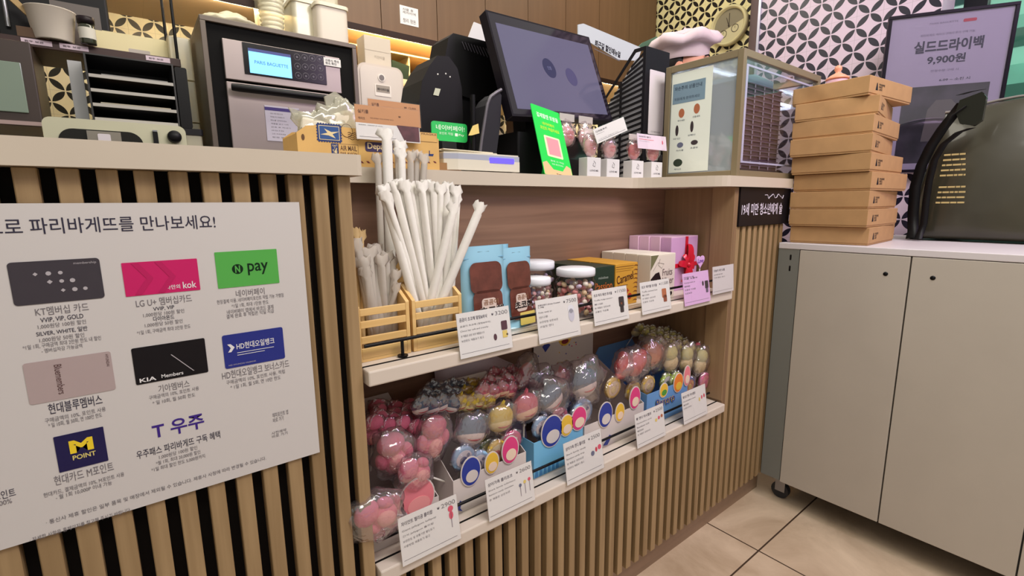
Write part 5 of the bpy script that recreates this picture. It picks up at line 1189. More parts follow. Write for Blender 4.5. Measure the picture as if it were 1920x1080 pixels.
for i in range(4):
    for j in range(3):
        cx = sb[0]+.024+i*.0285; cz = pz0+.020+j*.034+(.002*i)
        M0 = Matrix.Translation((cx, -.0078, cz)) @ Matrix.Rotation(PI/2, 4, 'X')
        MB().lathe([(.0105, 0), (.0118, .0006), (.0125, 0)], kb, 20, M=M0).disc(cx, cz, .004, -.0082, -.0078, kb, 8).build('round_key', cp)
n0 = o_loc(605, 108); 
MB().box(n0[0], n0[0]+.068, -.010, -.0092, n0[1]-.030, n0[1], PAPER()).text('사용시 주의\n청소 확인', n0[0]+.006, n0[0]+.060, n0[1]-.025, n0[1]-.005, -.0106, INK(), .01).build('paper_note', t)
n1 = o_loc(495, 197); n2 = o_loc(565, 268)
nw = n2[0]-n1[0]
b = MB().box(n1[0], n2[0], -.0045, -.003, n2[1], n1[1], mat('note_pale', (198, 192, 208), .6)).box(n1[0], n2[0], -.0050, -.0045, n1[1]-.018, n1[1]-.006, mat('note_violet', (64, 48, 120), .6))
for i in range(8): b.text(('오븐 사용 방법 안내', '전원을 켜고 예열합니다', '메뉴를 선택하세요', '제품을 넣고 시작', '완료 후 꺼내기', '내부 청소 후 종료', '고온 주의하세요', '점검 문의')[i], n1[0]+nw*.14, n1[0]+nw*(.5+.05*(i % 5)), n1[1]-.031-.0125*i, n1[1]-.026-.0125*i, -.0049, GREYINK())
b.build('instruction_sheet', t)
for xx in (.03, w-.05): 
    pass
OZ = zt+.0003
# plastic tubs on the oven
PLC = clear('milky_plastic', (240, 236, 220), .08, .2, .60, (220, 214, 190)); PLW = mat('tub_white', (206, 196, 184), .4)
def tub(label, px0, px1, ytop, y, d, m, lid=True, name='food_tub'):
    a = at(px0, 40, 'y', y); c = at(px1, 60, 'y', y); z1 = at((px0+px1)/2, ytop, 'y', y).z
    t = thing(name, label, 'container', ((a.x+c.x)/2, y+d/2, OZ), group='plastic tubs on top of the oven'); hw = (c.x-a.x)/2; hh = z1-OZ
    vs = []; 
    MB().prism(rr(-hw*.93, hw*.93, -d/2*.93, d/2*.93, .02, 5), 0, hh, m, 'xy', None, True).build('tub', t)
    if lid: MB().prism(rr(-hw, hw, -d/2, d/2, .022, 5), hh+.0005, hh+.014, mat('tub_lid', (216, 208, 188), .4), 'xy', None, True).build('lid', t, .002, 2)
    return t
tub('greyish white plastic tub at the right end of the oven top', 594, 658, 14, 2.16, .16, PLW)
tub('milky plastic tub in the middle of the oven top with a black label', 548, 606, 6, 2.22, .16, PLC)
t = thing('cup_stack', 'stack of ribbed clear plastic cups on the oven top', 'cups', at(512, 60, 'y', 2.20), group=None); t.location.z = OZ
prof = []
hh = at(512, -6, 'y', 2.20).z-OZ
for i in range(9): prof += [(.036+.0022*i*.5, hh*i/9), (.041+.0022*i*.5, hh*(i+.35)/9), (.038+.0022*i*.5, hh*(i+.4)/9)]
MB().lathe([(0, 0)]+prof+[(0, hh)], PLC, 28).build('cups', t)
b_ = at(470, 20, 'y', 2.2)
t = thing('flour_bag', 'pale crumpled plastic bag lying on the left of the oven top', 'plastic bag', (at(432, 30, 'y', 2.25).x, 2.27, OZ+.034))
crumple((0, 0, 0), (.095, .07, .036), mat('pale_bag', (214, 206, 178), .4), 77, 30, 16, .22).build('bag', t)
t = thing('food_tub', 'tall milky plastic box at the back of the oven top', 'container', (at(560, 20, 'y', 2.42).x, 2.44, OZ), group='plastic tubs on top of the oven')
MB().prism(rr(-.17, .17, -.06, .06, .02), 0, .30, PLC, 'xy').build('tub', t)
# toaster oven
a = at(75, 214, 'y', YB); c = at(347, 240, 'y', YB); zt = (a.z+c.z)/2; x0, x1 = a.x, c.x; w = x1-x0
t = thing('toaster_oven', 'cream retro toaster oven with a wide dark window and round dial', 'toaster oven', (x0, YB, 1.1705)); h = zt-1.1705
CRT = mat('toaster_cream', (196, 194, 168), .35)
def t_loc(px, py): q = at(px, py, 'y', YB); return q.x-x0, q.z-1.1705
MB().prism(rr(0, w, .012, h, .022, 6), 0, .26, CRT).build('body', t, .004, 3)
a = t_loc(106, 238); c = t_loc(268, 262)
MB().prism(rr(a[0], c[0], .06, (a[1]+t_loc(230, 248)[1])/2, .038, 7), -.003, -.0004, mat('toaster_window', (26, 24, 20), .1, coat=.5)).build('window', t)
a = t_loc(162, 243); 
MB().box(a[0], a[0]+.085, -.016, -.006, a[1]-.05, a[1]-.004, mat('tin_grey', (140, 134, 124), .35, .5)).rrect(a[0]+.026, a[0]+.058, a[1]-.044, a[1]-.012, .004, -.018, -.016, mat('file_label', 0)).build('door_badge', t)
a = t_loc(288, 245); MB().rrect(a[0]-.004, a[0]+.010, a[1]-.046, a[1]-.004, .003, -.010, -.0004, BLACK()).rrect(a[0]-.004, a[0]+.010, a[1]-.004, a[1]+.001, .002, -.011, -.0004, mat('caster_steel', 0)).build('lever', t)
a = t_loc(327, 257); M0 = Matrix.Translation((a[0], -.0004, a[1])) @ Matrix.Rotation(PI/2, 4, 'X')
MB().lathe([(0, .022), (.017, .022), (.020, .018), (.021, 0)], BLACK(), 28, M=M0).build('dial', t)
for xx in (.03, w-.03):
    for yy in (.03, .22): MB().cyl((xx, yy, 0), (xx, yy, .0125), .010, BLACK(), 12).build('foot', t)
ZT = 1.1705+h
# file tray on the toaster
a = at(155, 97, 'y', 2.13); c = at(336, 232, 'y', 2.13); x0, x1 = a.x, at(330, 170, 'y', 2.13).x; w = x1-x0
th = (a.z+at(328, 122, 'y', 2.13).z)/2-ZT-.0005
t = thing('letter_tray', 'black four tier letter tray standing on the cream toaster oven', 'letter tray', (x0, 2.13, ZT+.0006))
TB = mat('tray_black', (46, 45, 46), .4)
MB().box(0, .005, 0, .22, 0, th, TB).build('side_panel', t); MB().box(w-.005, w, 0, .22, 0, th, TB).build('side_panel', t)
MB().box(.005, w-.005, .215, .22, 0, th, TB).build('back_panel', t); MB().box(.005, w-.005, 0, .215, th-.004, th, TB).build('top_panel', t)
for k in range(4):
    z = .002+k*(th-.03)/4
    MB().box(.005, w-.005, 0, .215, z, z+.003, TB).box(.006, w-.006, -.004, 0, z, z+.010, mat('tray_lip', (176, 172, 166), .4)).build('tier', t)
for k in range(4):
    z = .002+k*(th-.03)/4+.0035
    tag(MB().box(x0+.02+.006*k, x1-.02, 2.145, 2.33, ZT+z, ZT+z+.010+.004*(k % 2), mat('papers_%s' % ('pale', 'cream', 'tan', 'grey')[k], ((190, 186, 182), (196, 188, 166), (166, 130, 96), (150, 148, 146))[k], .7)).build('paper_stack'), ['pale paper stack in the lowest tier of the letter tray', 'cream paper stack in the second tier of the letter tray', 'tan paper stack in the third tier of the letter tray', 'grey paper stack in the top tier of the letter tray'][k], 'papers', 'papers in the letter tray')
t = thing('black_binder', 'black binder standing right of the letter tray', 'binder', (x1+.004, 2.14, ZT+.0006))
MB().prism(rr(0, .035, 0, th*.98, .006), 0, .22, mat('binder_black', (18, 17, 19), .35)).build('cover', t)
t = thing('clear_drawer_tower', 'tall milky clear box stack against the left side of the big dark oven', 'container', (.222, 2.36, 1.1705))
for k in range(4): MB().prism(rr(-.040, .034, -.05, .10, .008), .001+.155*k, .150+.155*k, PLC, 'xy').build('clear_box', t, .002, 2)
# grey acrylic tray and hook stand between toaster and oven
t = thing('clear_tub', 'tall pale clear tub between the toaster oven and the big oven', 'container', (at(362, 240, 'y', 2.12).x, 2.20, 1.1705))
MB().prism(rr(-.03, .028, -.06, .06, .01), 0, .24, PLC, 'xy').build('tub', t)
MB().prism(rr(-.034, .032, -.065, .065, .01), .2405, .262, mat('tub_black_lid', (30, 28, 32), .4), 'xy').build('lid', t)
# white box and slim pack left of the tray
tag(MB().box(at(131, 150, 'y', 2.24).x, at(157, 150, 'y', 2.24).x, 2.24, 2.26, 1.1705, at(140, 114, 'y', 2.24).z, mat('pale_stand', (176, 176, 180), .5)).build('pale_board'), 'pale narrow board standing left of the letter tray', 'board')
# dark shelf with things on it
sy = 2.25
zs = (at(40, 68, 'y', sy).z+at(320, 108, 'y', sy).z)/2
t = thing('dark_wall_shelf', 'dark red brown hanging shelf over the letter tray', 'shelf', (0, 0, zs))
DR = wood('dark_red_wood', (40, 20, 18), (66, 34, 30), 'x', .7)
xa, xb = -.75, at(338, 110, 'y', sy).x
MB().box(xa, xb, sy, 2.52, -.028, 0, DR).build('board', t, .002, 2)
for px, py in ((293, 0), (320, 40)):
    pass
for k, (pxt, pxb) in enumerate((((288, 0), (311, 70)), ((292, -6), (332, 102)))):
    p = at(*pxb, 'y', sy+.02 if k else 2.46); MB().cyl((p.x, p.y, 0), (p.x, p.y, 1.2), .005, BLACK(), 10).build('hanging_rod', t)
lbm = mat('shelf_label', (214, 194, 206), .6)
for k, (p0, p1) in enumerate((((37, 62), (97, 78)), ((110, 75), (165, 86)), ((272, 97), (318, 108)))):
    a = at(*p0, 'y', sy); c = at(*p1, 'y', sy)
    MB().box(a.x, c.x, sy-.002, sy-.0006-.0002, -.020, -.004, lbm).text('원두 보관', a.x+.008, c.x-.02, -.015, -.009, sy-.0026, INK(), .01).build('shelf_label', t)
ZSH = zs+.0003
p = at(96, 60, 'y', 2.25)
t = thing('paper_cup', 'large white paper cup on the dark shelf', 'cup', (p.x+.004, 2.27, ZSH))
chh = at(100, 16, 'y', 2.24).z-ZSH
MB().lathe([(0, .004), (.045, .004), (.047, 0), (.049, .004), (.062, chh-.004), (.065, chh-.002), (.065, chh), (.062, chh), (.058, chh-.006), (.046, .008), (0, .008)], mat('cup_white', (214, 204, 192), .5), 40).build('cup', t)
t = thing('syrup_jar', 'small dark capped glass jar with a white label on the dark shelf', 'jar', (at(163, 60, 'y', 2.22).x, 2.235, ZSH))
jh = at(163, 30, 'y', 2.22).z-ZSH
MB().lathe([(0, 0), (.021, 0), (.022, .004), (.022, jh*.66), (.018, jh*.74), (0, jh*.74)], mat('jar_dark_glass', (52, 54, 42), .1, coat=.6), 28).build('glass', t)
MB().lathe([(.0224, jh*.18), (.0224, jh*.58)], mat('jar_label', (204, 200, 190), .6), 28).build('label', t)
MB().lathe([(0, jh*.742), (.023, jh*.742), (.0235, jh*.98), (0, jh)], mat('jar_cap', (34, 26, 30), .4), 28).build('cap', t)
t = thing('cutting_board', 'cream plastic tray lid leaning on the wall behind the dark shelf rods', 'board', (at(168, 40, 'y', 2.34).x, 2.36, ZSH), rot=(R(-4), 0, 0))
cwid = at(318, 80, 'y', 2.34).x-at(168, 40, 'y', 2.34).x; chh = at(200, 52, 'y', 2.34).z-ZSH
MB().prism(rr(0, cwid, 0, chh*.96, .02, 6), 0, .008, mat('cream_plastic', (214, 202, 158), .4)).build('tray', t, .002, 2)
MB().rrect(cwid*.44, cwid*.72, chh*.10, chh*.42, .003, -.001, -.0002, mat('tape_grey', (176, 166, 160), .5)).build('label', t)
t = thing('cardboard_sleeve', 'folded brown cardboard sleeve leaning beside the white paper cup', 'box', (at(55, 60, 'y', 2.24).x, 2.25, ZSH))
MB().box(-.03, .045, 0, .05, 0, .030, mat('sleeve_brown', (92, 70, 52), .7)).build('box', t)
MB().prism([(.03, .031), (.045, .031), (-.035, .135), (-.06, .135)], .01, .03, mat('sleeve_tan', (176, 148, 104), .7)).build('flap', t)
t = thing('coffee_machine', 'black coffee machine behind the white paper cup on the dark shelf', 'coffee machine', (at(95, 20, 'y', 2.37).x, 2.37, ZSH))
MB().box(-.14, .155, 0, .15, 0, .40, BLACK()).build('body', t, .008, 3)
MB().box(.0, .13, -.004, -.0004, .02, .16, mat('machine_panel', (86, 76, 72), .3)).build('front_panel', t)
MB().tube([(-.11, -.012, .05), (-.11, -.016, .30)], .006, mat('caster_steel', 0), 10).build('steam_pipe', t)
# microwave hanging under the shelf at the far left
ym = 2.19
t = thing('wall_microwave', 'dark brown appliance with a pale green glass door at the far left', 'microwave', (at(-260, 120, 'y', ym).x, ym, 0))
X0 = at(-260, 120, 'y', ym).x
zt1 = zs-.0285; zb1 = at(30, 235, 'y', ym).z
wm = at(76, 200, 'y', ym).x-X0
MB().box(0, wm, 0, .30, zb1, zt1, mat('appliance_brown', (62, 50, 46), .4)).build('body', t, .004, 2)
gz1 = at(20, 116, 'y', ym).z; gz0 = at(20, 210, 'y', ym).z; gx1 = at(46, 160, 'y', ym).x-X0
MB().box(.03, gx1, -.006, -.0004, gz0, gz1, mat('door_glass_green', (126, 142, 128), .08, coat=1)).build('door_glass', t, .002, 2)
MB().box(0, wm, -.004, -.0004, zb1+.002, zb1+.014, mat('pale_trim', (168, 146, 142), .4)).build('trim_strip', t)
# paper towel box and warm back shelf region, right of the oven
p = at(712, 160, 'y', 2.26)
t = thing('towel_dispenser', 'white rounded paper towel box with a slot label right of the oven', 'dispenser', (at(672, 160, 'y', 2.20).x, 2.20, 1.1705))
wd = at(757, 175, 'y', 2.20).x-at(672, 160, 'y', 2.20).x; z1 = (at(680, 116, 'y', 2.20).z+at(735, 126, 'y', 2.20).z)/2-1.1705
DSP = mat('dispenser_white', (196, 184, 172), .35)
MB().prism(rr(0, wd, .0, z1, .035, 7), 0, .14, DSP).build('body', t, .006, 3)
MB().prism(rr(.010, wd-.010, .012, z1-.010, .028, 7), -.003, -.0006, mat('dispenser_face', (204, 194, 184), .35)).build('front_face', t, .002, 2)
MB().disc(wd*.50, z1-.055, .017, -.006, -.003, mat('dispenser_ring', (222, 214, 206), .4), 24).disc(wd*.50, z1-.055, .012, -.0075, -.006, mat('dispenser_dial', (110, 102, 100), .4), 24).build('lock', t)
MB().rrect(wd*.34, wd*.70, z1-.135, z1-.085, .004, -.005, -.003, mat('dispenser_ring', 0)).rrect(wd*.37, wd*.67, z1-.118, z1-.088, .001, -.006, -.005, mat('dispenser_tag', (150, 140, 130), .5)).text('페이퍼타올', wd*.39, wd*.65, z1-.112, z1-.100, -.0066, INK(), .01).build('slot_label', t)
zd = 1.1705+z1+.0004
t = thing('white_carton', 'plain white carton standing on the paper towel box', 'box', (at(684, 100, 'y', 2.24).x, 2.24, zd-.0))
cwid = at(733, 100, 'y', 2.24).x-at(684, 100, 'y', 2.24).x; chh = (at(684, 66, 'y', 2.24).z+at(732, 73, 'y', 2.24).z)/2-zd
MB().box(0, cwid, 0, .09, 0, chh, mat('carton_white', (196, 184, 168), .5)).build('carton', t, .002, 2)
MB().box(0, cwid, -.0006, -.0001, chh*.52, chh*.535, mat('carton_seam', (168, 156, 142), .5)).text('키친타올', cwid*.35, cwid*.75, chh*.28, chh*.38, -.0008, mat('carton_seam', 0), .0).build('print', t)
# glass fronted divided shelf with pastries under the cupboards, lit by the strip
yv = 2.52
WM = mat('warm_cream', (226, 198, 140), .5)
t = thing('divided_shelf', 'cream divided shelf with compartments glowing under the brown cupboards', 'shelf', (.96, yv, 1.80))
MB().box(0, 1.30, 0, .40, -.012, 0, WM).build('board', t); MB().box(0, 1.30, 0, .02, .0, .022, mat('cream_rail', (222, 206, 160), .4)).build('front_rail', t)
MB().box(0, 1.30, .02, .40, .150, .158, WM).build('top_board', t)
for k in range(9): MB().box(.004+.16*k, .012+.16*k, .03, .40, .0005, .1495, WM).build('divider', t)
t_ = t
for xx in (0.01, 1.27): MB().box(xx, xx+.02, .02, .40, -.629, -.0125, mat('counter_brown', 0)).build('leg', t)
rnd = random.Random(9)
pr_o = None
for k in range(16):
    x = 1.00+.16*(k//2)+.065*(k % 2); lb = 'small wrapped pastry lying in the cream divided shelf'
    if pr_o is None:
        pr_o = thing('wrapped_pastry', lb, 'pastry', (x, yv+.08, 1.8006), group='wrapped pastries in the divided shelf')
        crumple((0, 0, .030), (.030, .034, .030), mat('pastry_brown', (176, 110, 70), .5, noise=.3, nscale=40), 4, 16, 10, .15).build('pastry', pr_o)
    else: dup(pr_o, (x, yv+.07+.03*(k % 3), 1.8006), (0, 0, rnd.random()*3))
tag(MB().prism(pp([(735, 112), (768, 124), (766, 140)], 2.545)+[(at(766, 140, 'y', 2.545).x, 1.8005), (at(735, 140, 'y', 2.545).x, 1.8005)], 2.545, 2.59, mat('dark_green_bag', (30, 44, 24), .5)).build('green_bag'), 'dark green bag right of the white carton', 'bag')
for k, (px, py, r_) in enumerate(((774, 176, .030),)):
    p = at(px, py, 'y', 2.35)
    t = thing('clear_bowl', 'small clear bowl in the gap right of the paper towel box', 'bowl', (p.x, 2.35, 1.1705))
    MB().lathe([(0, 0), (.03, 0), (.033, .19), (.052, .235), (.054, .238), (.051, .238), (.030, .195), (0, .19)], clear('bowl_plastic', gloss=.15, body=.2), 28).build('bowl', t)
# extra cupboards to the left, with a light underside
for k, xx in enumerate((-.178, -.502)):
    t = thing('wall_cupboard', ['brown laminate wall cupboard above the cream tray lid', 'brown laminate wall cupboard above the coffee machine, leftmost'][k], 'cupboard', (xx, 2.5, 2.030), group='wall cupboards over the back counter')
    MB().box(0, .324, .02, .449, 0, .9, mat('cupboard_carcass', 0)).build('body', t); MB().box(.002, .322, 0, .018, 0, .9, cb).build('door', t)
struct(MB().box(-.502, .1455, 2.47, 2.949, 2.018, 2.029, mat('light_rail', 0)).build('trim_3'))

# ---- wall clock
cc = at(1369, 49, 'x', 3.39)
t = thing('wall_clock', 'round cream wall clock with two small dials on the tiled side wall', 'clock', (3.399, cc.y, cc.z), -PI/2)
Mq = Matrix.Rotation(PI/2, 4, 'X')
CLW = mat('clock_cream', (214, 206, 164), .4); CK = mat('clock_ink', (60, 50, 44), .5)
MB().lathe([(0, .002), (.128, .002), (.130, .03), (.122, .045), (.110, .040), (.108, .020), (0, .020)], CLW, 48, M=Mq).build('case', t)
MB().disc(0, 0, .107, -.0215, -.0205, mat('clock_face', (206, 200, 166), .5), 44).build('dial', t)
MB().prism([(.106*math.cos(R(a)), .106*math.sin(R(a))) for a in range(12, 205, 8)], -.0225, -.0216, mat('clock_face_grey', (140, 134, 116), .5)).build('upper_dial', t)
for k, (x, z) in enumerate(((-.040, -.045), (.042, -.025))):
    MB().lathe([(.022, .0225), (.024, .024), (.026, .0225)], CK, 28, M=Matrix.Translation((x, 0, z)) @ Mq).box(x-.001, x+.001, -.024, -.0225, z, z+.016, CK).build('small_dial', t)
MB().box(-.0015, .0015, -.026, -.024, -.01, .080, CK).build('hand', t); MB().prism([(-.002, 0), (.002, 0), (-.018, .055), (-.021, .054)], -.0275, -.0262, CK).build('hand', t)
MB().disc(0, 0, .006, -.029, -.0276, CK, 14).build('hub', t)

# ---- staff member in a white cap behind the counter
px_, py_ = 1.955, 1.30
person = thing('person', 'person in a white baker cap and pale lilac mask standing behind the glass cabinet', 'person', (px_, py_, 0), R(22))
SKN = mat('skin', (206, 142, 120), .5); UNI = mat('uniform_white', (196, 188, 190), .7)
def skin_mesh(name, pts, edges, rad, m, parent, sub=2, root=0):
    me = bpy.data.meshes.new(name); me.from_pydata(pts, edges, []); o = bpy.data.objects.new(name, me); COL.objects.link(o); o.parent = parent
    me.materials.append(m)
    s_ = o.modifiers.new('skin', 'SKIN'); s_.use_smooth_shade = True
    if not me.skin_vertices: me.attributes.new if False else None
    for v, r_ in zip(me.skin_vertices[0].data, rad): v.radius = (r_ if isinstance(r_, tuple) else (r_, r_))
    me.skin_vertices[0].data[root].use_root = True
    q = o.modifiers.new('sub', 'SUBSURF'); q.levels = q.render_levels = sub
    return o
P = [(0, 0, .98), (0, 0, 1.20), (0, .0, 1.43), (0, 0, 1.52), (0, -.01, 1.62), (.17, 0, 1.45), (-.17, 0, 1.45), (.225, .01, 1.18), (-.225, .01, 1.18), (.235, -.02, .94), (-.235, -.02, .94), (.235, -.03, .90), (-.235, -.03, .90),
     (.09, 0, .88), (-.09, 0, .88), (.10, -.01, .50), (-.10, -.01, .50), (.10, .02, .09), (-.10, .02, .09), (.11, -.12, .04), (-.11, -.12, .04)]
Ed = [(0, 1), (1, 2), (2, 3), (3, 4), (2, 5), (2, 6), (5, 7), (6, 8), (7, 9), (8, 10), (9, 11), (10, 12), (0, 13), (0, 14), (13, 15), (14, 16), (15, 17), (16, 18), (17, 19), (18, 20)]
Rd = [(.15, .11), (.14, .10), (.15, .10), .055, .052, .065, .065, .045, .045, .034, .034, .028, .028, .09, .09, .062, .062, .042, .042, .035, .035]
body = thing
try:
    skin_mesh('body', P, Ed, Rd, UNI, person)
except Exception as e:
    me = bpy.data.meshes.new('body'); print('skin fallback', e)
HZ = 1.715
hd_ = MB().ell((0, -.02, HZ), (.076, .092, .115), SKN, 28, 20, None, lambda d: 1-.10*max(0, -d.z)*abs(d.x)-(.05*max(0, -d.z)))
hd_.ell((0, -.115, HZ-.010), (.013, .018, .024), SKN, 12, 8)
hd_.build('head', person)
for s_ in (-1, 1):
    MB().ell((s_*.077, .000, HZ-.005), (.010, .020, .031), SKN, 14, 10).build('ear', person)
    MB().ell((s_*.030, -.103, HZ+.018), (.013, .008, .006), mat('eye_white', (226, 222, 218), .3), 12, 8).ell((s_*.030, -.110, HZ+.018), (.0055, .003, .0055), mat('eye_dark', (30, 22, 20), .2), 10, 6).build('eye', person)
    MB().tube([(s_*.018, -.112, HZ+.036), (s_*.032, -.110, HZ+.041), (s_*.046, -.098, HZ+.036)], .003, mat('hair_black', (24, 18, 18), .5), 6).build('eyebrow', person)
MB().ell((0, .012, HZ+.020), (.084, .095, .108), mat('hair_black', (24, 18, 18), .5), 28, 16, None, lambda d: 1 if d.y > -.25 or d.z > .55 else .86).build('hair', person)
MB().ell((0, -.060, HZ-.045), (.068, .072, .052), mat('mask_lilac', (206, 186, 216), .6), 24, 14, None, lambda d: 1).build('face_mask', person)
for s_ in (-1, 1): MB().tube([(s_*.062, -.075, HZ-.035), (s_*.080, -.03, HZ-.02), (s_*.084, .010, HZ-.005)], .0018, PAPER(), 6).build('mask_loop', person)
CAPM = mat('cap_white', (214, 192, 200), .75)
b = MB(); n = 36; prof = [(.088, HZ+.035), (.094, HZ+.045), (.096, HZ+.085), (.100, HZ+.088), (.122, HZ+.096), (.132, HZ+.116), (.116, HZ+.140), (.066, HZ+.152), (0, HZ+.155)]
vs = []
for i, (r_, z) in enumerate(prof):
    for j in range(n):
        a = 2*PI*j/n; k_ = 1+(.055*math.sin(7*a)+.03*math.sin(12*a+1) if 3 < i < 8 else 0)
        vs.append((math.cos(a)*r_*k_*1.0, math.sin(a)*r_*k_*1.12, z+(.010*math.sin(5*a+1)+.016*math.cos(a) if i > 3 else .0)))
b.add(vs, [(i*n+j, i*n+(j+1) % n, (i+1)*n+(j+1) % n, (i+1)*n+j) for i in range(len(prof)-1) for j in range(n)], CAPM, True)
b.build('cap', person)
def hand(s_):
    base = Vector((0, 0, 0))
    b = MB().ell(tuple(base), (.022, .046, .014), SKN, 14, 10)
    for i, (dx, L) in enumerate(((-.018, .062), (-.006, .072), (.006, .068), (.018, .052))):
        b.tube([(base.x+dx, base.y-.035, base.z), (base.x+dx*1.15, base.y-.035-L*.5, base.z-.002), (base.x+dx*1.2, base.y-.035-L, base.z-.018)], [.0085, .0078, .006], SKN, 8)
    b.tube([(base.x-s_*.018, base.y+.012, base.z), (base.x-s_*.040, base.y-.012, base.z-.003), (base.x-s_*.048, base.y-.038, base.z-.008)], [.010, .009, .007], SKN, 8)
    b.build('hand', person, loc=(s_*.235, -.032, .865), rot=(R(78), 0, 0))
hand(1); hand(-1)

# ================================================================== RIGHT: poster frame, bag, small lid
kf = .685
def scp(p, k): return CAM+(Vector(p)-CAM)*k
TLf = scp((3.723, 1.09, 2.229), kf); TRf = scp((4.034, .577, 2.245), kf)
exf = (TRf-TLf); exf.z = 0; wf = exf.length; exf.normalize(); hf = .62
t = thing('framed_poster', 'black framed poster with Korean heading leaning behind the cake boxes', 'poster', (0, 0, 0))
basis(t, exf, (-.05, -.02, 1), (TLf.x, TLf.y, TLf.z-hf))
FK = mat('frame_black', (24, 20, 30), .3)
MB().box(0, wf, 0, .018, 0, .012, FK).box(0, wf, 0, .018, hf-.012, hf, FK).box(0, .012, 0, .018, .012, hf-.012, FK).box(wf-.012, wf, 0, .018, .012, hf-.012, FK).build('frame', t, .001, 1)
b = MB().box(.012, wf-.012, .008, .014, .012, hf-.012, mat('poster_lilac', (190, 176, 192), .5))
y = .0075; pi_ = mat('poster_dark_ink', (52, 40, 70), .5); pg_ = mat('poster_mid_ink', (140, 126, 146), .5)
b.text('실드드라이백', wf*.24, wf*.78, hf*.755, hf*.83, y, pi_, .035).text('9,900원', wf*.36, wf*.66, hf*.68, hf*.738, y, pi_, .03)
b.text('파리바게뜨 케이크 구매시 추가 구매 가능', wf*.28, wf*.70, hf*.855, hf*.870, y, pg_, .005).text('PARIS BAGUETTE', wf*.34, wf*.56, hf*.925, hf*.935, y, pg_).rrect(wf*.60, wf*.70, hf*.92, hf*.938, .004, y-.0002, .008, mat('poster_red', (200, 60, 80), .4))
b.text('한정수량 구매 시', wf*.40, wf*.62, hf*.635, hf*.650, y, pg_, .01).text('6.09 ~ 소진 시', wf*.48, wf*.72, hf*.575, hf*.592, y, pi_, .01)
b.box(wf*.20, wf*.88, .0075, .008, hf*.06, hf*.55, mat('poster_photo', (70, 62, 70), .35, noise=.6, nscale=9))
b.prism([(wf*.40, hf*.20), (wf*.70, hf*.20), (wf*.68, hf*.40), (wf*.60, hf*.46), (wf*.48, hf*.46), (wf*.42, hf*.40)], .0068, .0075, mat('poster_bag', (110, 100, 96), .4))
b.build('print', t)
MB().box(.012, wf-.012, .004, .006, .012, hf-.012, clear('frame_glass', (240, 240, 246), .10, .02)).build('glass', t)
pc = (TLf+TRf)/2
t2 = thing('poster_easel', 'slim black stand holding the framed poster', 'stand', (2.765, .468, 0))
MB().cyl((0, 0, .02), (0, 0, 1.60), .010, BLACK(), 14).build('pole', t2); MB().lathe([(0, 0), (.10, 0), (.10, .012), (.02, .02), (0, .02)], BLACK(), 32).build('base', t2)

# bag on the cart
yb0, yb1 = .575, -.02
t = thing('shoulder_bag', 'large dark olive zipped bag with black straps on the grey cart', 'bag', (2.26, 0, 1.0068))
OL = mat('bag_olive', (62, 60, 48), .34, coat=.25, noise=.15, nscale=6, bump=1, bscale=7)
n = 16; m_ = 12; vs = []
def bagpt(u, v, s_):
    yy = yb1+(yb0-.03-yb1)*u - .06*v*(u > .5)*((u-.5)*2)**2; top = .455+.035*math.sin(PI*min(1, u*1.1))-.02*(1-u)
    th_ = .105*(1-v**2.2)+.012+.012*math.sin(7*u+4*v)
    e_ = math.sin(PI*min(1, max(0, u)))**.35 if 0 < u < 1 else 0
    return (.12+s_*(th_*(.35+.65*e_)), yy, v*top)
for s_ in (-1, 1):
    for i in range(n+1):
        for j in range(m_+1): vs.append(bagpt(i/n, j/m_, s_))
N = (n+1)*(m_+1); fs = []
for s_ in (0, 1):
    for i in range(n):
        for j in range(m_):
            q = [s_*N+i*(m_+1)+j, s_*N+(i+1)*(m_+1)+j, s_*N+(i+1)*(m_+1)+j+1, s_*N+i*(m_+1)+j+1]; fs.append(q[::-1] if s_ == 0 else q)
for i in range(n):
    fs.append([i*(m_+1), (i+1)*(m_+1), N+(i+1)*(m_+1), N+i*(m_+1)]); fs.append([i*(m_+1)+m_, N+i*(m_+1)+m_, N+(i+1)*(m_+1)+m_, (i+1)*(m_+1)+m_])
for i in (0, n):
    for j in range(m_):
        q = [i*(m_+1)+j, i*(m_+1)+j+1, N+i*(m_+1)+j+1, N+i*(m_+1)+j]; fs.append(q if i == 0 else q[::-1])
MB().add(vs, fs, OL, True).build('body', t, 0, sub=1)
zy = [bagpt(i/12, 1, 0) for i in range(13)]
MB().tube([(p[0], p[1], p[2]+.004) for p in zy], .005, mat('zip_grey', (150, 144, 140), .3, .5), 8).build('zip', t)
SB = mat('strap_black', (14, 13, 16), .45)
def strap(pts, wdt, nm):
    vs = []; 
    for p in pts: vs += [(p[0]-.003, p[1]-wdt, p[2]), (p[0]-.003, p[1]+wdt, p[2]), (p[0]+.003, p[1]+wdt, p[2]), (p[0]+.003, p[1]-wdt, p[2])]
    fs = [(4*i+k, 4*i+(k+1) % 4, 4*i+4+(k+1) % 4, 4*i+4+k) for i in range(len(pts)-1) for k in range(4)]+[(0, 1, 2, 3), (4*len(pts)-1, 4*len(pts)-2, 4*len(pts)-3, 4*len(pts)-4)]
    MB().add(vs, fs, SB, True).build(nm, t)
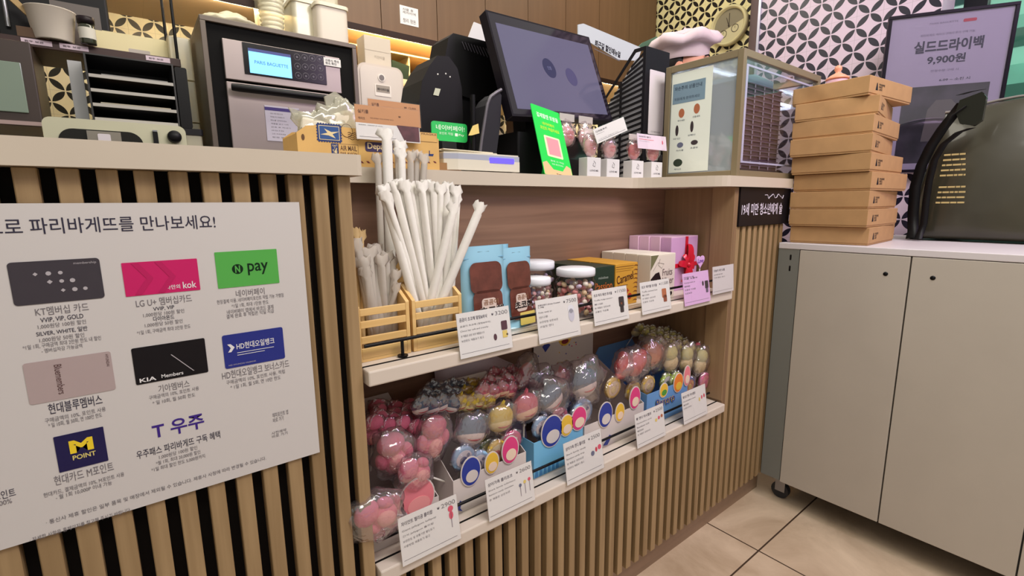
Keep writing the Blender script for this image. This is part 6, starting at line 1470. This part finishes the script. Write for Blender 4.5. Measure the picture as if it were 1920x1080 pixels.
def bp(px, py, x=2.25): q = at(px, py, 'x', x); return (q.x-2.26, q.y, q.z-1.0068)
strap([bp(*p) for p in ((1806, 192), (1788, 215), (1768, 240), (1745, 275), (1728, 310), (1716, 350), (1712, 400), (1712, 446))], .016, 'strap')
strap([bp(*p, 2.24) for p in ((1822, 240), (1798, 248), (1770, 270), (1752, 300), (1742, 340), (1736, 380), (1732, 420), (1722, 448))], .010, 'strap')
strap([bp(*p, 2.235) for p in ((1800, 178), (1820, 172), (1842, 168))], .010, 'top_tab')
MB().prism([(bp(*p, 2.23)[1], bp(*p, 2.23)[2]) for p in ((1792, 210), (1800, 188), (1842, 172), (1850, 182), (1842, 225), (1826, 236), (1800, 232))], -.034, -.010, mat('bag_end_dark', (34, 36, 30), .3, coat=.3), 'yz').build('folded_end', t, .008, 3)
MB().tube([bp(1812, 198, 2.222), bp(1786, 216, 2.222), bp(1770, 240, 2.222)], .003, SB, 8).build('cord', t)
rb = random.Random(5)
b = MB(); gold = mat('print_gold', (190, 170, 116), .5)
for k in range(9):
    p = bp(1775-2*k, 292+9.5*k+(12 if k > 4 else 0)); q_ = bp(1814, 292+9.5*k+(12 if k > 4 else 0))
    y = p[1]
    if k in (0, 5): b = MB()
    while y > q_[1]+.002:
        L = rb.uniform(.008, .022); b.box(-.045, -.0415, max(q_[1], y-L), y, p[2]-.0025, p[2]+.003, gold); y -= L+.0025
    if k in (4, 8): b.build('printed_lines', t)
# pink pot lid on the boxes' far side
t = thing('pink_sugar_pot', 'small pink pot with an orange knobbed lid standing on the topmost cake box', 'pot', (2.045, .728, 1.0065+9*.0597+.0003))
MB().lathe([(0, 0), (.020, 0), (.030, .010), (.034, .028), (.032, .034), (0, .034)], mat('pink_ceramic', (214, 176, 196), .35), 28).build('bowl', t)
MB().lathe([(0, .0345), (.036, .0345), (.037, .039), (.022, .050), (.010, .056), (.007, .060), (.012, .068), (.011, .078), (.005, .083), (0, .084)], mat('peach_ceramic', (226, 156, 128), .35), 28).build('lid', t)
